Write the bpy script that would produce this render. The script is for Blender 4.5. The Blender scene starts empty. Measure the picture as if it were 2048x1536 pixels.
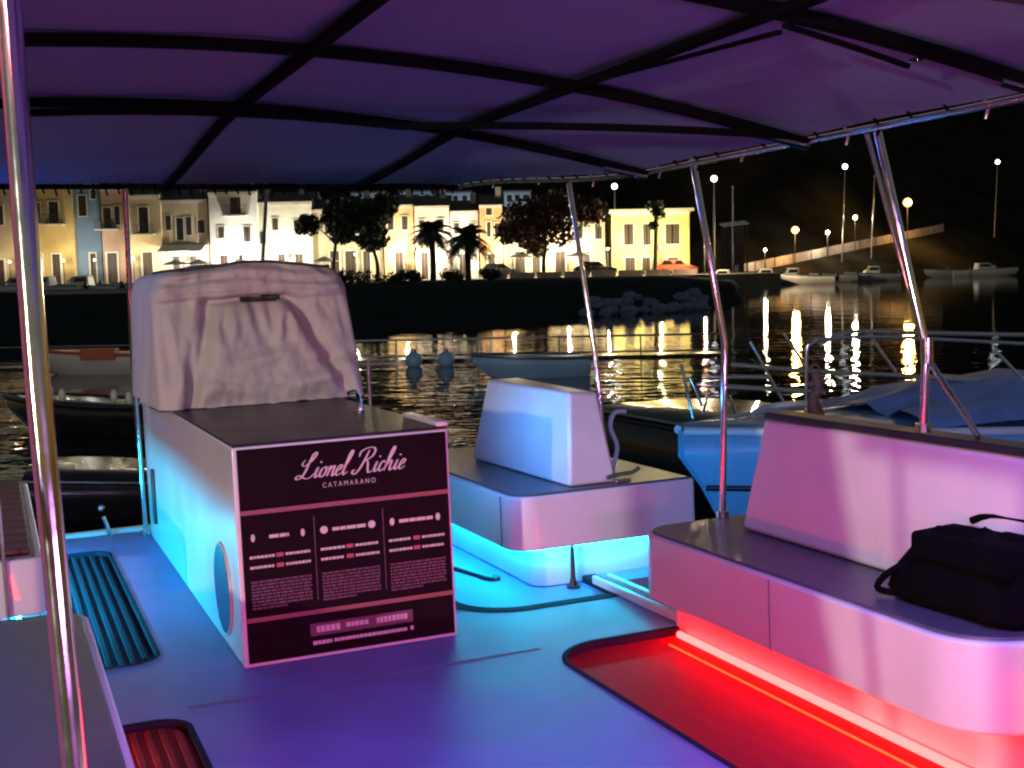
import bpy, bmesh, math, random
from mathutils import Vector, Matrix, noise
from mathutils.geometry import delaunay_2d_cdt
R = math.radians
random.seed(11)
S = bpy.context.scene
COL = S.collection

# ------------------------------------------------------------------ camera, world, exposure
F_PX, CX, CY, EYE = 2500.0, 1024.0, 768.0, 2.3
def ray(x, y): return Vector(((x - CX) / F_PX, -(y - CY) / F_PX, 1.0))
up_c = Vector((-0.021, 1.0, -0.0936)).normalized()
fw_c = Vector((0, 0, 1)); fw_c = (fw_c - up_c * fw_c.dot(up_c)).normalized()
rt_c = Vector((1, 0, 0)); rt_c = rt_c - up_c * rt_c.dot(up_c); rt_c = (rt_c - fw_c * rt_c.dot(fw_c)).normalized()
def c2w(v): return Vector((v.dot(rt_c), v.dot(fw_c), v.dot(up_c)))
cx, cy, cz = c2w(Vector((1, 0, 0))), c2w(Vector((0, 1, 0))), -c2w(Vector((0, 0, 1)))
cam_d = bpy.data.cameras.new('camera'); cam = bpy.data.objects.new('camera', cam_d); COL.objects.link(cam)
cam.matrix_world = Matrix(((cx.x, cy.x, cz.x, 0), (cx.y, cy.y, cz.y, 0), (cx.z, cy.z, cz.z, EYE), (0, 0, 0, 1)))
cam_d.sensor_width = 36; cam_d.lens = F_PX / 2048 * 36; cam_d.clip_start = 0.05; cam_d.clip_end = 3000
S.camera = cam
# the boat lies with its own slight list: X to starboard, Y towards the far end, Z up, origin on deck below the camera
bA = Vector((-0.38497591, 0.05968048, 0.920995)); bU = Vector((-0.04336624, 0.99563512, -0.08264424)); bB = Vector((0.92190722, 0.07175613, 0.38070742))
wA, wU, wB = c2w(bA).normalized(), c2w(bU).normalized(), c2w(bB).normalized()
o_ = Vector((0, 0, EYE)) - wU * 1.6
BOAT = Matrix(((wB.x, wA.x, wU.x, o_.x), (wB.y, wA.y, wU.y, o_.y), (wB.z, wA.z, wU.z, o_.z), (0, 0, 0, 1)))

W = bpy.data.worlds.new('World'); S.world = W; W.use_nodes = True
nt = W.node_tree; bgn = nt.nodes['Background']
sky = nt.nodes.new('ShaderNodeTexSky'); sky.sky_type = 'NISHITA'; sky.sun_disc = False
sky.sun_elevation = R(0.6); sky.sun_rotation = R(10)
nt.links.new(sky.outputs[0], bgn.inputs[0]); bgn.inputs[1].default_value = 0.15
S.view_settings.view_transform = 'Standard'; S.view_settings.look = 'None'
S.view_settings.exposure = 0; S.view_settings.gamma = 1; S.view_settings.use_curve_mapping = False
S.cycles.use_denoising = True; S.cycles.max_bounces = 6; S.cycles.filter_width = 2.2
S.cycles.sample_clamp_indirect = 6

# ------------------------------------------------------------------ materials
def mat(name, col, rough=0.5, metal=0.0, noise=0.0, nscale=6.0, bump=0.0, bscale=40.0, coat=0.0, spec=0.5, col2=None, stretch=None):
    m = bpy.data.materials.new(name); m.use_nodes = True
    t = m.node_tree; p = t.nodes['Principled BSDF']
    p.inputs['Base Color'].default_value = (*col, 1); p.inputs['Roughness'].default_value = rough
    p.inputs['Metallic'].default_value = metal; p.inputs['Coat Weight'].default_value = coat
    p.inputs['Specular IOR Level'].default_value = spec
    tc = t.nodes.new('ShaderNodeTexCoord'); src = tc.outputs['Object']
    if stretch:
        mp = t.nodes.new('ShaderNodeMapping'); mp.inputs['Scale'].default_value = stretch
        t.links.new(src, mp.inputs[0]); src = mp.outputs[0]
    if noise or col2:
        n = t.nodes.new('ShaderNodeTexNoise'); n.inputs['Scale'].default_value = nscale; n.inputs['Detail'].default_value = 6
        t.links.new(src, n.inputs['Vector'])
        r = t.nodes.new('ShaderNodeValToRGB')
        r.color_ramp.elements[0].position = 0.3; r.color_ramp.elements[1].position = 0.7
        a = col2 or tuple(c * (1 - noise) for c in col)
        r.color_ramp.elements[0].color = (*a, 1); r.color_ramp.elements[1].color = (*col, 1)
        t.links.new(n.outputs[0], r.inputs[0]); t.links.new(r.outputs[0], p.inputs['Base Color'])
        mr = t.nodes.new('ShaderNodeMapRange'); mr.inputs[3].default_value = max(0.02, rough - 0.08); mr.inputs[4].default_value = min(1, rough + 0.1)
        t.links.new(n.outputs[0], mr.inputs[0]); t.links.new(mr.outputs[0], p.inputs['Roughness'])
    if bump:
        n2 = t.nodes.new('ShaderNodeTexNoise'); n2.inputs['Scale'].default_value = bscale; n2.inputs['Detail'].default_value = 4
        t.links.new(src, n2.inputs['Vector'])
        b = t.nodes.new('ShaderNodeBump'); b.inputs['Strength'].default_value = bump; b.inputs['Distance'].default_value = 0.02
        t.links.new(n2.outputs[0], b.inputs['Height']); t.links.new(b.outputs[0], p.inputs['Normal'])
    return m
def emit(name, col, s):
    m = bpy.data.materials.new(name); m.use_nodes = True
    p = m.node_tree.nodes['Principled BSDF']; p.inputs['Base Color'].default_value = (*col, 1)
    p.inputs['Emission Color'].default_value = (*col, 1); p.inputs['Emission Strength'].default_value = s
    return m
M = {}
M['gelcoat'] = mat('gelcoat', (.70, .69, .70), .3, noise=.1, nscale=2.5, coat=.35)
M['gelcoat_old'] = mat('gelcoat_old', (.62, .62, .65), .35, noise=.18, nscale=2.5, bump=.1, bscale=3)
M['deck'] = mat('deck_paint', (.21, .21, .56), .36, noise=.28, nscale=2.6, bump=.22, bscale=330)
M['red_lit_well'] = mat('red_lit_footwell', (.42, .03, .035), .5, spec=.02, noise=.22, nscale=4, stretch=(5, 1, 1), bump=.12, bscale=60)  # deck floor with the strip's red light put into its colour
M['seam'] = mat('seam_rubber', (.18, .18, .2), .6)
M['mat'] = mat('rubber_mat', (.016, .022, .04), .75, noise=.3, nscale=8, bump=.2, bscale=80, spec=.1)
M['mat_red_lit'] = mat('red_lit_mat', (.20, .03, .02), .7, noise=.4, nscale=8, bump=.2, bscale=80, spec=.1)  # copy of the rubber mat with red light put into its colour
M['vinyl'] = mat('dark_vinyl', (.10, .095, .12), .3, noise=.2, nscale=4, bump=.12, bscale=120)
M['counter'] = mat('black_counter', (.016, .016, .02), .34, noise=.3, spec=.3)
M['sign'] = mat('sign_face', (.012, .006, .009), .7, noise=.3, nscale=3, spec=.04)
M['stripe'] = mat('sign_stripe', (.22, .085, .09), .45)
M['print'] = mat('white_print', (.52, .54, .50), .5)
M['print_dim'] = mat('plum_print', (.13, .07, .10), .5, noise=.4, nscale=60)
M['print_red'] = mat('red_print', (.35, .09, .10), .5)
M['port'] = mat('porthole_glass', (.02, .03, .09), .25)
M['steel'] = mat('stainless', (.72, .72, .74), .12, metal=1.0, noise=.05, nscale=30)
M['steel_dull'] = mat('dull_steel', (.35, .35, .38), .3, metal=1.0, noise=.2, nscale=20)
M['canvas'] = mat('canopy_canvas', (.092, .19, .285), .85, noise=.12, nscale=1.6, bump=.25, bscale=9)
M['webbing'] = mat('black_webbing', (.0025, .003, .004), .9, spec=.03)
M['sheet'] = mat('cover_canvas', (.50, .47, .39), .8, noise=.1, nscale=4, bump=.3, bscale=14)
M['pipe'] = mat('cover_flap_shade', (.05, .045, .05), .7)
M['black'] = mat('black_cloth', (.003, .003, .0035), .85, noise=.3, nscale=20, bump=.4, bscale=60, spec=.05)
M['black_plastic'] = mat('black_plastic', (.02, .02, .022), .4, noise=.2)
M['dark_hull'] = mat('dark_hull_paint', (.012, .012, .018), .25, noise=.3, nscale=3, coat=.3)
M['dark_deck'] = mat('dark_deck', (.010, .010, .014), .9, noise=.3, spec=.1)
M['teak'] = mat('red_brown_teak', (.17, .032, .02), .5, noise=.5, nscale=6, stretch=(1, 8, 8))
M['boat_blue'] = mat('light_blue_hull', (.20, .48, .68), .25, noise=.1, nscale=3, coat=.4)
M['tarp'] = mat('blue_tarp', (.24, .40, .86), .5, noise=.35, nscale=3, bump=.6, bscale=4)
M['rust'] = mat('rusty_iron', (.42, .13, .07), .7, noise=.5, nscale=18, bump=.3)
M['pale_blue'] = mat('pale_blue_hull', (.30, .52, .86), .4, noise=.2, nscale=2)
M['orange'] = mat('orange_band', (.6, .13, .06), .5, noise=.2)
M['boat_white'] = mat('white_hull', (.7, .7, .7), .35, noise=.12, nscale=2)
M['boat_grey'] = mat('grey_hull', (.35, .38, .44), .4, noise=.2, nscale=2)
M['glass'] = mat('dark_glass', (.015, .018, .022), .08)
M['soil'] = mat('dark_soil', (.03, .04, .046), 1, spec=0, noise=.5, nscale=.4, bump=.6, bscale=1.5)
M['hill'] = mat('scrub_hill', (.030, .028, .020), 1, spec=0, noise=.6, nscale=.12, bump=.8, bscale=.5)
M['street'] = mat('street_stone', (.16, .15, .13), .9, spec=.1, noise=.3, nscale=.6, bump=.2, bscale=4)
M['rock'] = mat('quay_rock', (.15, .20, .34), .85, noise=.4, nscale=2, bump=.5, bscale=5)  # blue light falling on the rocks is put into their colour
M['bark'] = mat('bark', (.05, .037, .028), .9, noise=.4, nscale=6, bump=.5, bscale=15)
M['leaf'] = mat('dark_leaves', (.03, .05, .025), .7, noise=.5, nscale=1.2)
M['leaf_red'] = mat('reddish_leaves', (.09, .035, .025), .7, noise=.6, nscale=1.2)
M['palm'] = mat('palm_leaves', (.03, .05, .028), .6, noise=.4, nscale=1.5)
M['roof'] = mat('roof_tiles', (.06, .045, .04), .85, noise=.4, nscale=1.5, bump=.6, bscale=6)
M['iron'] = mat('painted_iron', (.03, .03, .032), .5)
M['wood'] = mat('shutter_wood', (.045, .028, .02), .7, noise=.3, nscale=5)
M['trim'] = mat('stone_trim', (.52, .50, .46), .7, noise=.2, nscale=1)
M['wall_stone'] = mat('parapet_stone', (.6, .5, .45), .85, noise=.35, nscale=.9, bump=.5, bscale=3)
M['awning'] = mat('awning_cloth', (.72, .72, .7), .7, noise=.1, nscale=1)
M['rope'] = mat('mooring_rope', (.5, .5, .48), .85, noise=.3, nscale=40, bump=.5, bscale=80)
M['led_red'] = emit('led_red', (1, .0085, .0078), 60)
M['led_cyan'] = emit('led_cyan', (.006, .68, .95), 44)
M['led_cyan_far'] = emit('led_cyan_far', (.006, .60, 1), 250)
M['strip_reflection'] = emit('strip_reflection', (1, .16, .03), 1.3)
M['led_blue'] = emit('led_blue', (.02, .38, 1), 120)
M['led_pink'] = emit('led_pink', (1, .10, .42), 9)
M['lamp_warm'] = emit('lamp_warm', (1, .5, .14), 1.7)
M['lamp_white'] = emit('lamp_white', (1, .86, .62), 1.6)
M['lamp_cool'] = emit('lamp_cool', (.85, .95, 1), 14)
def paint(c): return mat('render_wall', c, .9, noise=.4, nscale=.33, bump=.25, bscale=2, spec=.2)

# ------------------------------------------------------------------ mesh building
class MB:
    def __init__(s): s.v = []; s.f = []; s.s = []
    def add(s, vs, fs, smooth=False):
        o = len(s.v); s.v += [Vector(v) for v in vs]; s.f += [tuple(i + o for i in f) for f in fs]; s.s += [smooth] * len(fs); return s
    def box(s, x0, x1, y0, y1, z0, z1):
        return s.add([(x0, y0, z0), (x1, y0, z0), (x1, y1, z0), (x0, y1, z0), (x0, y0, z1), (x1, y0, z1), (x1, y1, z1), (x0, y1, z1)],
                     [(0, 3, 2, 1), (4, 5, 6, 7), (0, 1, 5, 4), (1, 2, 6, 5), (2, 3, 7, 6), (3, 0, 4, 7)])
    def hexa(s, p): return s.add(p, [(0, 3, 2, 1), (4, 5, 6, 7), (0, 1, 5, 4), (1, 2, 6, 5), (2, 3, 7, 6), (3, 0, 4, 7)])
    def prism(s, poly, z0, z1):
        n = len(poly)
        return s.add([(x, y, z0) for x, y in poly] + [(x, y, z1) for x, y in poly],
                     [tuple(range(n))[::-1], tuple(range(n, 2 * n))] + [(i, (i + 1) % n, n + (i + 1) % n, n + i) for i in range(n)])
    def loft(s, rings, caps=True, smooth=True, closed=True):
        n = len(rings[0]); o = []; fs = []
        for r in rings: o += list(r)
        m = n if closed else n - 1
        for k in range(len(rings) - 1):
            for i in range(m):
                j = (i + 1) % n; fs.append((k * n + i, k * n + j, (k + 1) * n + j, (k + 1) * n + i))
        s.add(o, fs, smooth)
        if caps and closed:
            s.add(rings[0], [tuple(range(n))[::-1]]); s.add(rings[-1], [tuple(range(n))])
        return s
    def tube(s, pts, r, n=10, caps=True):
        pts = [Vector(p) for p in pts]; rings = []
        rr = r if isinstance(r, (list, tuple)) else [r] * len(pts)
        ref = None
        for i, p in enumerate(pts):
            d = (pts[min(i + 1, len(pts) - 1)] - pts[max(i - 1, 0)]).normalized()
            if ref is None: ref = d.orthogonal().normalized()
            a = (ref - d * ref.dot(d)).normalized(); b = d.cross(a); ref = a
            rings.append([p + (a * math.cos(2 * math.pi * k / n) + b * math.sin(2 * math.pi * k / n)) * rr[i] for k in range(n)])
        return s.loft(rings, caps)
    def ball(s, c, r, n=10, m=7, sc=(1, 1, 1), jit=0.0, rnd=None):
        c = Vector(c); vs = [c + Vector((0, 0, -r * sc[2]))]; fs = []
        for k in range(1, m):
            th = math.pi * k / m
            for i in range(n):
                ph = 2 * math.pi * i / n; q = 1 + (rnd.uniform(-jit, jit) if rnd else 0)
                vs.append(c + Vector((math.sin(th) * math.cos(ph) * r * sc[0] * q, math.sin(th) * math.sin(ph) * r * sc[1] * q, -math.cos(th) * r * sc[2] * q)))
        vs.append(c + Vector((0, 0, r * sc[2]))); L = len(vs) - 1
        for i in range(n):
            j = (i + 1) % n
            fs.append((0, 1 + j, 1 + i)); fs.append((L, L - n + i, L - n + j))
            for k in range(m - 2): fs.append((1 + k * n + i, 1 + k * n + j, 1 + (k + 1) * n + j, 1 + (k + 1) * n + i))
        return s.add(vs, fs, jit == 0)
    def cyl(s, a, b, r, n=14): return s.tube([a, b], r, n)

class Root:
    """a thing: an Empty at its base (or, with mesh=..., one mesh) in the boat's frame or the world's"""
    def __init__(s, name, label=None, cat=None, loc=(0, 0, 0), frame=None, group=None, kind=None, mesh=None, material=None, bevel=0):
        s.loc = Vector(loc)
        if mesh is not None:
            s.o = mk(name, mesh, material, s.loc, bevel)
        else:
            s.o = bpy.data.objects.new(name, None); s.o.empty_display_size = 0.2; COL.objects.link(s.o)
        s.o.matrix_world = (frame or Matrix()) @ Matrix.Translation(s.loc)
        for k, v in (('label', label), ('category', cat), ('group', group), ('kind', kind)):
            if v: s.o[k] = v
    def part(s, name, mb, material, parent=None, bevel=0, label=None, kind=None):
        o = mk(name, mb, material, s.loc, bevel); o.parent = parent or s.o
        if label: o['label'] = label
        if kind: o['kind'] = kind
        return o
def mk(name, mb, material, loc, bevel=0):
    me = bpy.data.meshes.new(name); me.from_pydata([v - loc for v in mb.v], [], mb.f)
    me.polygons.foreach_set('use_smooth', mb.s); me.update()
    bm = bmesh.new(); bm.from_mesh(me); bmesh.ops.recalc_face_normals(bm, faces=bm.faces); bm.to_mesh(me); bm.free()
    me.materials.append(material)
    if bevel:
        me.polygons.foreach_set('use_smooth', [True] * len(me.polygons)); me.set_sharp_from_angle(angle=R(32))
    o = bpy.data.objects.new(name, me); COL.objects.link(o)
    if bevel:
        b = o.modifiers.new('bevel', 'BEVEL'); b.width = bevel; b.segments = 3; b.limit_method = 'ANGLE'; b.angle_limit = R(50)
        b.harden_normals = False
    return o
def dup(root, loc, frame=None, rz=0, label=None, scale=1.0):
    r = root.copy(); COL.objects.link(r)
    r.matrix_world = (frame or Matrix()) @ Matrix.Translation(Vector(loc)) @ Matrix.Rotation(rz, 4, 'Z') @ Matrix.Scale(scale, 4)
    if label: r['label'] = label
    for ch in list(root.children):
        c = ch.copy(); COL.objects.link(c); c.parent = r
        for g in list(ch.children):
            d = g.copy(); COL.objects.link(d); d.parent = c
    return r
def rrect(x0, x1, y0, y1, rs, n=14):
    """rounded rectangle, rs = radii of corners (x0,y0),(x1,y0),(x1,y1),(x0,y1)"""
    out = []
    for (cx_, cy_, sx, sy, a0, r) in ((x0, y0, 1, 1, 180, rs[0]), (x1, y0, -1, 1, 270, rs[1]), (x1, y1, -1, -1, 0, rs[2]), (x0, y1, 1, -1, 90, rs[3])):
        if r <= 0: out.append((cx_, cy_)); continue
        for k in range(n + 1):
            a = R(a0 + 90 * k / n); out.append((cx_ + sx * r + r * math.cos(a), cy_ + sy * r + r * math.sin(a)))
    return out
def inset(poly, d):
    n = len(poly); out = []
    ar = sum(poly[i][0] * poly[(i + 1) % n][1] - poly[(i + 1) % n][0] * poly[i][1] for i in range(n))
    sg = 1 if ar > 0 else -1
    for i in range(n):
        p0, p1, p2 = Vector(poly[i - 1]), Vector(poly[i]), Vector(poly[(i + 1) % n])
        e1, e2 = (p1 - p0).normalized(), (p2 - p1).normalized()
        n1, n2 = Vector((-e1.y, e1.x)) * sg, Vector((-e2.y, e2.x)) * sg
        b = n1 + n2; b = b / max(0.3, 1 + n1.dot(n2)); q = p1 + b * d; out.append((q.x, q.y))
    return out
def smooth_path(pts, k=8):
    pts = [Vector(p) for p in pts]; out = []
    for i in range(len(pts) - 1):
        p0, p1, p2, p3 = pts[max(i - 1, 0)], pts[i], pts[i + 1], pts[min(i + 2, len(pts) - 1)]
        for j in range(k):
            t = j / k
            out.append(0.5 * ((2 * p1) + (p2 - p0) * t + (2 * p0 - 5 * p1 + 4 * p2 - p3) * t * t + (3 * p1 - p0 - 3 * p2 + p3) * t ** 3))
    out.append(pts[-1]); return out
def at(px, py, D):
    """the world point seen at (px, py) of the 2048 px photograph, D metres out"""
    d = c2w(ray(px, py)); return Vector((0, 0, EYE)) + d * (D / d.y)

# ------------------------------------------------------------------ the setting: water, land, hill
def water():
    m = bpy.data.materials.new('harbour_water'); m.use_nodes = True; t = m.node_tree; p = t.nodes['Principled BSDF']
    p.inputs['Base Color'].default_value = (.004, .008, .014, 1); p.inputs['Roughness'].default_value = .03; p.inputs['IOR'].default_value = 1.33
    tc = t.nodes.new('ShaderNodeTexCoord')
    prev = None
    sx = t.nodes.new('ShaderNodeSeparateXYZ'); t.links.new(tc.outputs['Object'], sx.inputs[0])
    mrg = t.nodes.new('ShaderNodeMapRange'); mrg.inputs[1].default_value = 16; mrg.inputs[2].default_value = 48; mrg.inputs[3].default_value = 1; mrg.inputs[4].default_value = .16
    t.links.new(sx.outputs[1], mrg.inputs[0])
    for sc, st, dist, stretch in ((.4, .05, 1.3, (1, .8, 1)), (1.5, .06, .55, (.6, 1.2, 1)), (5, .04, .16, (1, 1, 1))):
        mp = t.nodes.new('ShaderNodeMapping'); mp.inputs['Scale'].default_value = stretch; t.links.new(tc.outputs['Object'], mp.inputs[0])
        n = t.nodes.new('ShaderNodeTexNoise'); n.inputs['Scale'].default_value = sc; n.inputs['Detail'].default_value = 2; t.links.new(mp.outputs[0], n.inputs['Vector'])
        b = t.nodes.new('ShaderNodeBump'); b.inputs['Strength'].default_value = st; b.inputs['Distance'].default_value = dist
        mu = t.nodes.new('ShaderNodeMath'); mu.operation = 'MULTIPLY'; mu.inputs[1].default_value = st; t.links.new(mrg.outputs[0], mu.inputs[0]); t.links.new(mu.outputs[0], b.inputs['Strength'])
        t.links.new(n.outputs[0], b.inputs['Height'])
        if prev: t.links.new(prev.outputs[0], b.inputs['Normal'])
        prev = b
    t.links.new(prev.outputs[0], p.inputs['Normal'])
    mb = MB(); mb.add([(-900, -60, 0), (900, -60, 0), (900, 420, 0), (-900, 420, 0)], [(0, 1, 2, 3)])
    Root('water', mesh=mb, material=m, kind='structure')
water()
def lerp_tab(tab, x):
    if x <= tab[0][0]: return tab[0][1]
    for (a, b), (c, d) in zip(tab, tab[1:]):
        if x <= c: return b + (d - b) * (x - a) / (c - a)
    return tab[-1][1]
SHORE = [(-60, 30), (-25, 33), (-12.5, 38), (-4.4, 49.5), (2, 55), (9, 61), (13, 70), (16, 88), (19, 106), (24, 128), (40, 140), (90, 150), (160, 150)]
# embankment between water and street, one sheet
def embankment():
    mb = MB(); xs = [-60 + i * 1.5 for i in range(68)]; rows = []
    rnd = random.Random(4)
    for x in xs:
        y0 = lerp_tab(SHORE, x); col = []
        for k in range(15):
            t = k / 14; y = y0 - 3 + (133 - y0 + 3) * t
            d = y - y0
            z = -.6 + max(0, d + 3) * .2 if d < 3 else .6 + .6 * min(1, (d - 3) / 30)
            z += rnd.uniform(-.05, .05) if k < 12 else 0
            col.append((x, y, min(z, 1.2)))
        rows.append(col)
    mb.loft(rows, caps=False, closed=False)
    Root('embankment', mesh=mb, material=M['soil'], kind='structure')
embankment()
def road_D(x): return 150 + max(0, x - 27) * 1.1
def road_Z(x): return .9 + max(0, x - 27) * .14
def hill_z(x, y):
    if x < 27: base = 1.15; y0 = 150
    else: base = road_Z(x); y0 = road_D(x) + 5
    n = 2.2 * math.sin(x * .11 + 1.3) + 1.6 * math.sin(y * .13 + x * .05) + 1.2 * math.sin(x * .31 - y * .2)
    d = max(0, y - y0)
    top = 46 + 10 * math.sin(x * .02)
    lead = .16 if x < 10 else .16 + min(1, (x - 10) / 20) * .42
    return base + min(top, d * lead + max(0, d - 60) * .4) + n * min(1, d / 20)
def hillside():
    mb = MB(); rows = []
    xs = [-190 + i * 5 for i in range(90)]
    for x in xs:
        col = []
        for k in range(46):
            if x >= 27:
                yr = road_D(x); ys = yr - min(14, 2 + (x - 27) * .35)
                if k == 0: col.append((x, ys - 3, -.8)); continue
                if k == 1: col.append((x, ys, .2)); continue
                if k == 2: col.append((x, yr - .8, road_Z(x) - .15)); continue
                if k == 3: col.append((x, yr + 5, road_Z(x) - .1)); continue
                y = yr + 5 + (k - 3) * 5
            else:
                y = [131, 140, 145, 150][k] if k < 4 else 150 + (k - 3) * 5
                if k < 4: col.append((x, y, 1.15)); continue
            col.append((x, y, hill_z(x, y)))
        rows.append(col)
    mb.loft(rows, caps=False, closed=False)
    Root('hillside', mesh=mb, material=M['hill'], kind='structure')
hillside()
mb = MB(); mb.box(-60, 25.5, 118, 146, -1, 1.22)
Root('street', mesh=mb, material=M['street'], kind='structure')

# ------------------------------------------------------------------ town houses along the quay
def win(root, x0, x1, z0, z1, y, shutters=True, balcony=False, sill=True):
    fr = MB(); t = .1
    fr.box(x0 - t, x0, y - .08, y, z0 - t, z1 + t).box(x1, x1 + t, y - .08, y, z0 - t, z1 + t).box(x0, x1, y - .08, y, z1, z1 + t).box(x0, x1, y - .12, y, z0 - t, z0)
    f = root.part('window', fr, M['trim'])
    root.part('pane', MB().box(x0, x1, y - .012, y + .01, z0, z1), M['glass'], f)
    if shutters:
        w = (x1 - x0) * .42
        for (a, b) in ((x0 + .01, x0 + w), (x1 - w, x1 - .01)):
            s = MB(); n = max(4, int((z1 - z0) / .22))
            s.box(a, a + .06, y - .065, y - .02, z0, z1).box(b - .06, b, y - .065, y - .02, z0, z1)
            for k in range(n):
                q = z0 + (z1 - z0) * k / n
                s.box(a + .06, b - .06, y - .055, y - .02, q + .02, q + (z1 - z0) / n - .02)
            root.part('shutter', s, M['wood'], f)
    if balcony:
        b = root.part('balcony', MB().box(x0 - .7, x1 + .7, y - 1.0, y - .001, z0 - .25, z0 - .11), M['trim'])
        r = MB(); n = int((x1 - x0 + 1.4) / .16)
        for k in range(n + 1):
            xx = x0 - .68 + (x1 - x0 + 1.36) * k / n; r.box(xx - .015, xx + .015, y - .97, y - .94, z0 - .11, z0 + .85)
        r.box(x0 - .7, x1 + .7, y - .99, y - .92, z0 + .85, z0 + .9)
        root.part('railing', r, M['iron'], b)
def door(root, x0, x1, z0, z1, y, m='wood'):
    f = MB(); f.box(x0 - .15, x0, y - .1, y, z0, z1 + .15).box(x1, x1 + .15, y - .1, y, z0, z1 + .15).box(x0, x1, y - .1, y, z1, z1 + .15)
    d = root.part('door', f, M['trim'])
    root.part('door_leaf', MB().box(x0, (x0 + x1) / 2 - .01, y - .03, y + .01, z0, z1).box((x0 + x1) / 2 + .01, x1, y - .03, y + .01, z0, z1), M[m], d)
GZ = 1.22
def house(px0, px1, py_top, D, col, label, wins=(), doors=(), roof='gable', name='town_house', awn=None, depth=9):
    a, b = at(px0, py_top, D), at(px1, py_top, D)
    x0, x1, zt = a.x, b.x, (a.z + b.z) / 2
    r = Root(name, label, 'house', ((x0 + x1) / 2, D, GZ), group='houses along the far quay')
    r.part('wall', MB().box(x0 + .02, x1 - .02, D, D + depth, GZ, zt), paint(col))
    r.part('cornice', MB().box(x0 + .01, x1 - .01, D - .22, D - .002, zt - .3, zt), M['trim'])
    if roof == 'gable':
        mb = MB(); e = zt + .02; h = 1.3
        mb.add([(x0 - .1, D - .45, e), (x1 + .1, D - .45, e), (x1 + .1, D + depth / 2, e + h), (x0 - .1, D + depth / 2, e + h), (x0 - .1, D + depth + .3, e), (x1 + .1, D + depth + .3, e),
                (x0 - .1, D - .45, e - .0), (x1 + .1, D - .45, e - .0)], [(0, 1, 2, 3), (3, 2, 5, 4), (0, 3, 4), (1, 5, 2), (0, 4, 5, 1)])
        rf = r.part('roof', mb, M['roof'])
        cxx = x0 + (x1 - x0) * .7
        r.part('chimney', MB().box(cxx, cxx + .6, D + 3, D + 3.6, e + .5, e + 2.0), M['trim'], rf)
    elif roof == 'flat':
        r.part('roof', MB().box(x0 - .35, x1 + .35, D - .9, D + depth, zt + .02, zt + .3), M['trim'])
    for (p0, p1, q0, q1, *fl) in wins:
        u0, u1, w0, w1 = at(p0, q1, D).x, at(p1, q1, D).x, at((p0 + p1) / 2, q1, D).z, at((p0 + p1) / 2, q0, D).z
        win(r, u0, u1, w0, w1, D, 's' in fl, 'b' in fl)
    for (p0, p1, q0) in doors:
        u0, u1 = at(p0, q0, D).x, at(p1, q0, D).x
        door(r, u0, u1, GZ, min(at((p0 + p1) / 2, q0, D).z, GZ + 3.4), D)
    if awn:
        p0, p1, q0 = awn; u0, u1, zz = at(p0, q0, D).x, at(p1, q0, D).x, at((p0 + p1) / 2, q0, D).z
        r.part('awning', MB().hexa([(u0, D - 2.0, zz - .75), (u1, D - 2.0, zz - .75), (u1, D - .001, zz - .08), (u0, D - .001, zz - .08), (u0, D - 2.0, zz - .68), (u1, D - 2.0, zz - .68), (u1, D - .001, zz), (u0, D - .001, zz)]), M['awning'])
    return r
house(-40, 56, 372, 131, (.50, .40, .28), 'ochre quay house at the far left, partly behind the thick steel pole', [(-10, 8, 410, 450, 's'), (-30, -18, 410, 450, 's')], [(-10, 8, 520)])
house(58, 142, 366, 131, (.55, .40, .17), 'tan yellow quay house just right of the thick steel pole', [(66, 82, 405, 446, 's'), (99, 118, 403, 446, 'b')], [(70, 84, 508), (104, 120, 508)])
house(144, 197, 368, 131.6, (.17, .25, .38), 'narrow blue fronted house between the tan yellow and the brownish pink houses', [(158, 174, 391, 432), (182, 192, 380, 398)], [(180, 191, 500)])
house(199, 246, 376, 131, (.42, .29, .23), 'narrow brownish pink house with dark balcony left of the cream house', [(208, 224, 415, 456, 's', 'b'), (230, 241, 412, 450, 's')], [(214, 234, 506)])
house(248, 320, 390, 130.6, (.60, .48, .30), 'cream house with one tall balcony window above a dark door', [(279, 298, 414, 466, 'b')], [(284, 304, 492)])
house(322, 414, 400, 131, (.55, .44, .32), 'tan house with a row of dark windows above a white lit shopfront', [(332, 343, 431, 460, 's'), (354, 368, 436, 480), (373, 384, 434, 470, 's'), (396, 410, 440, 466, 's')], [(345, 360, 512), (380, 394, 512)], awn=(324, 412, 489))
house(416, 513, 384, 130.4, (.66, .65, .62), 'tall white house with a small balcony window high on its front', [(461, 482, 394, 428, 's', 'b'), (437, 449, 453, 476, 's'), (488, 502, 453, 484, 's')], [(440, 456, 510), (470, 486, 510)])
house(515, 622, 404, 131, (.66, .63, .55), 'low white gabled house left of the big dark tree', [(545, 557, 436, 460, 's'), (520, 533, 463, 487, 's'), (588, 600, 440, 462, 's')], [(556, 570, 508), (590, 606, 508)])
house(624, 764, 418, 131.5, (.52, .46, .34), 'long pale house standing behind the big dark tree', [(700, 716, 436, 468, 's'), (650, 664, 436, 468, 's'), (742, 756, 436, 468, 's')], [(660, 678, 502), (690, 712, 502), (726, 740, 502)])
house(766, 826, 410, 131, (.60, .42, .24), 'peach house with a lit orange corner right of the big dark tree', [(776, 788, 432, 460, 's'), (804, 816, 432, 460, 's')], [(790, 806, 505)])
house(828, 898, 412, 130.6, (.58, .48, .45), 'pale pinkish house behind the left palm', [(838, 850, 440, 466, 's'), (876, 888, 438, 462, 's')], [(842, 856, 505)])
house(900, 956, 422, 131, (.62, .58, .56), 'pale grey white house behind the right palm', [(908, 919, 446, 468, 's'), (938, 949, 446, 468, 's')], [(918, 932, 508)])
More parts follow.
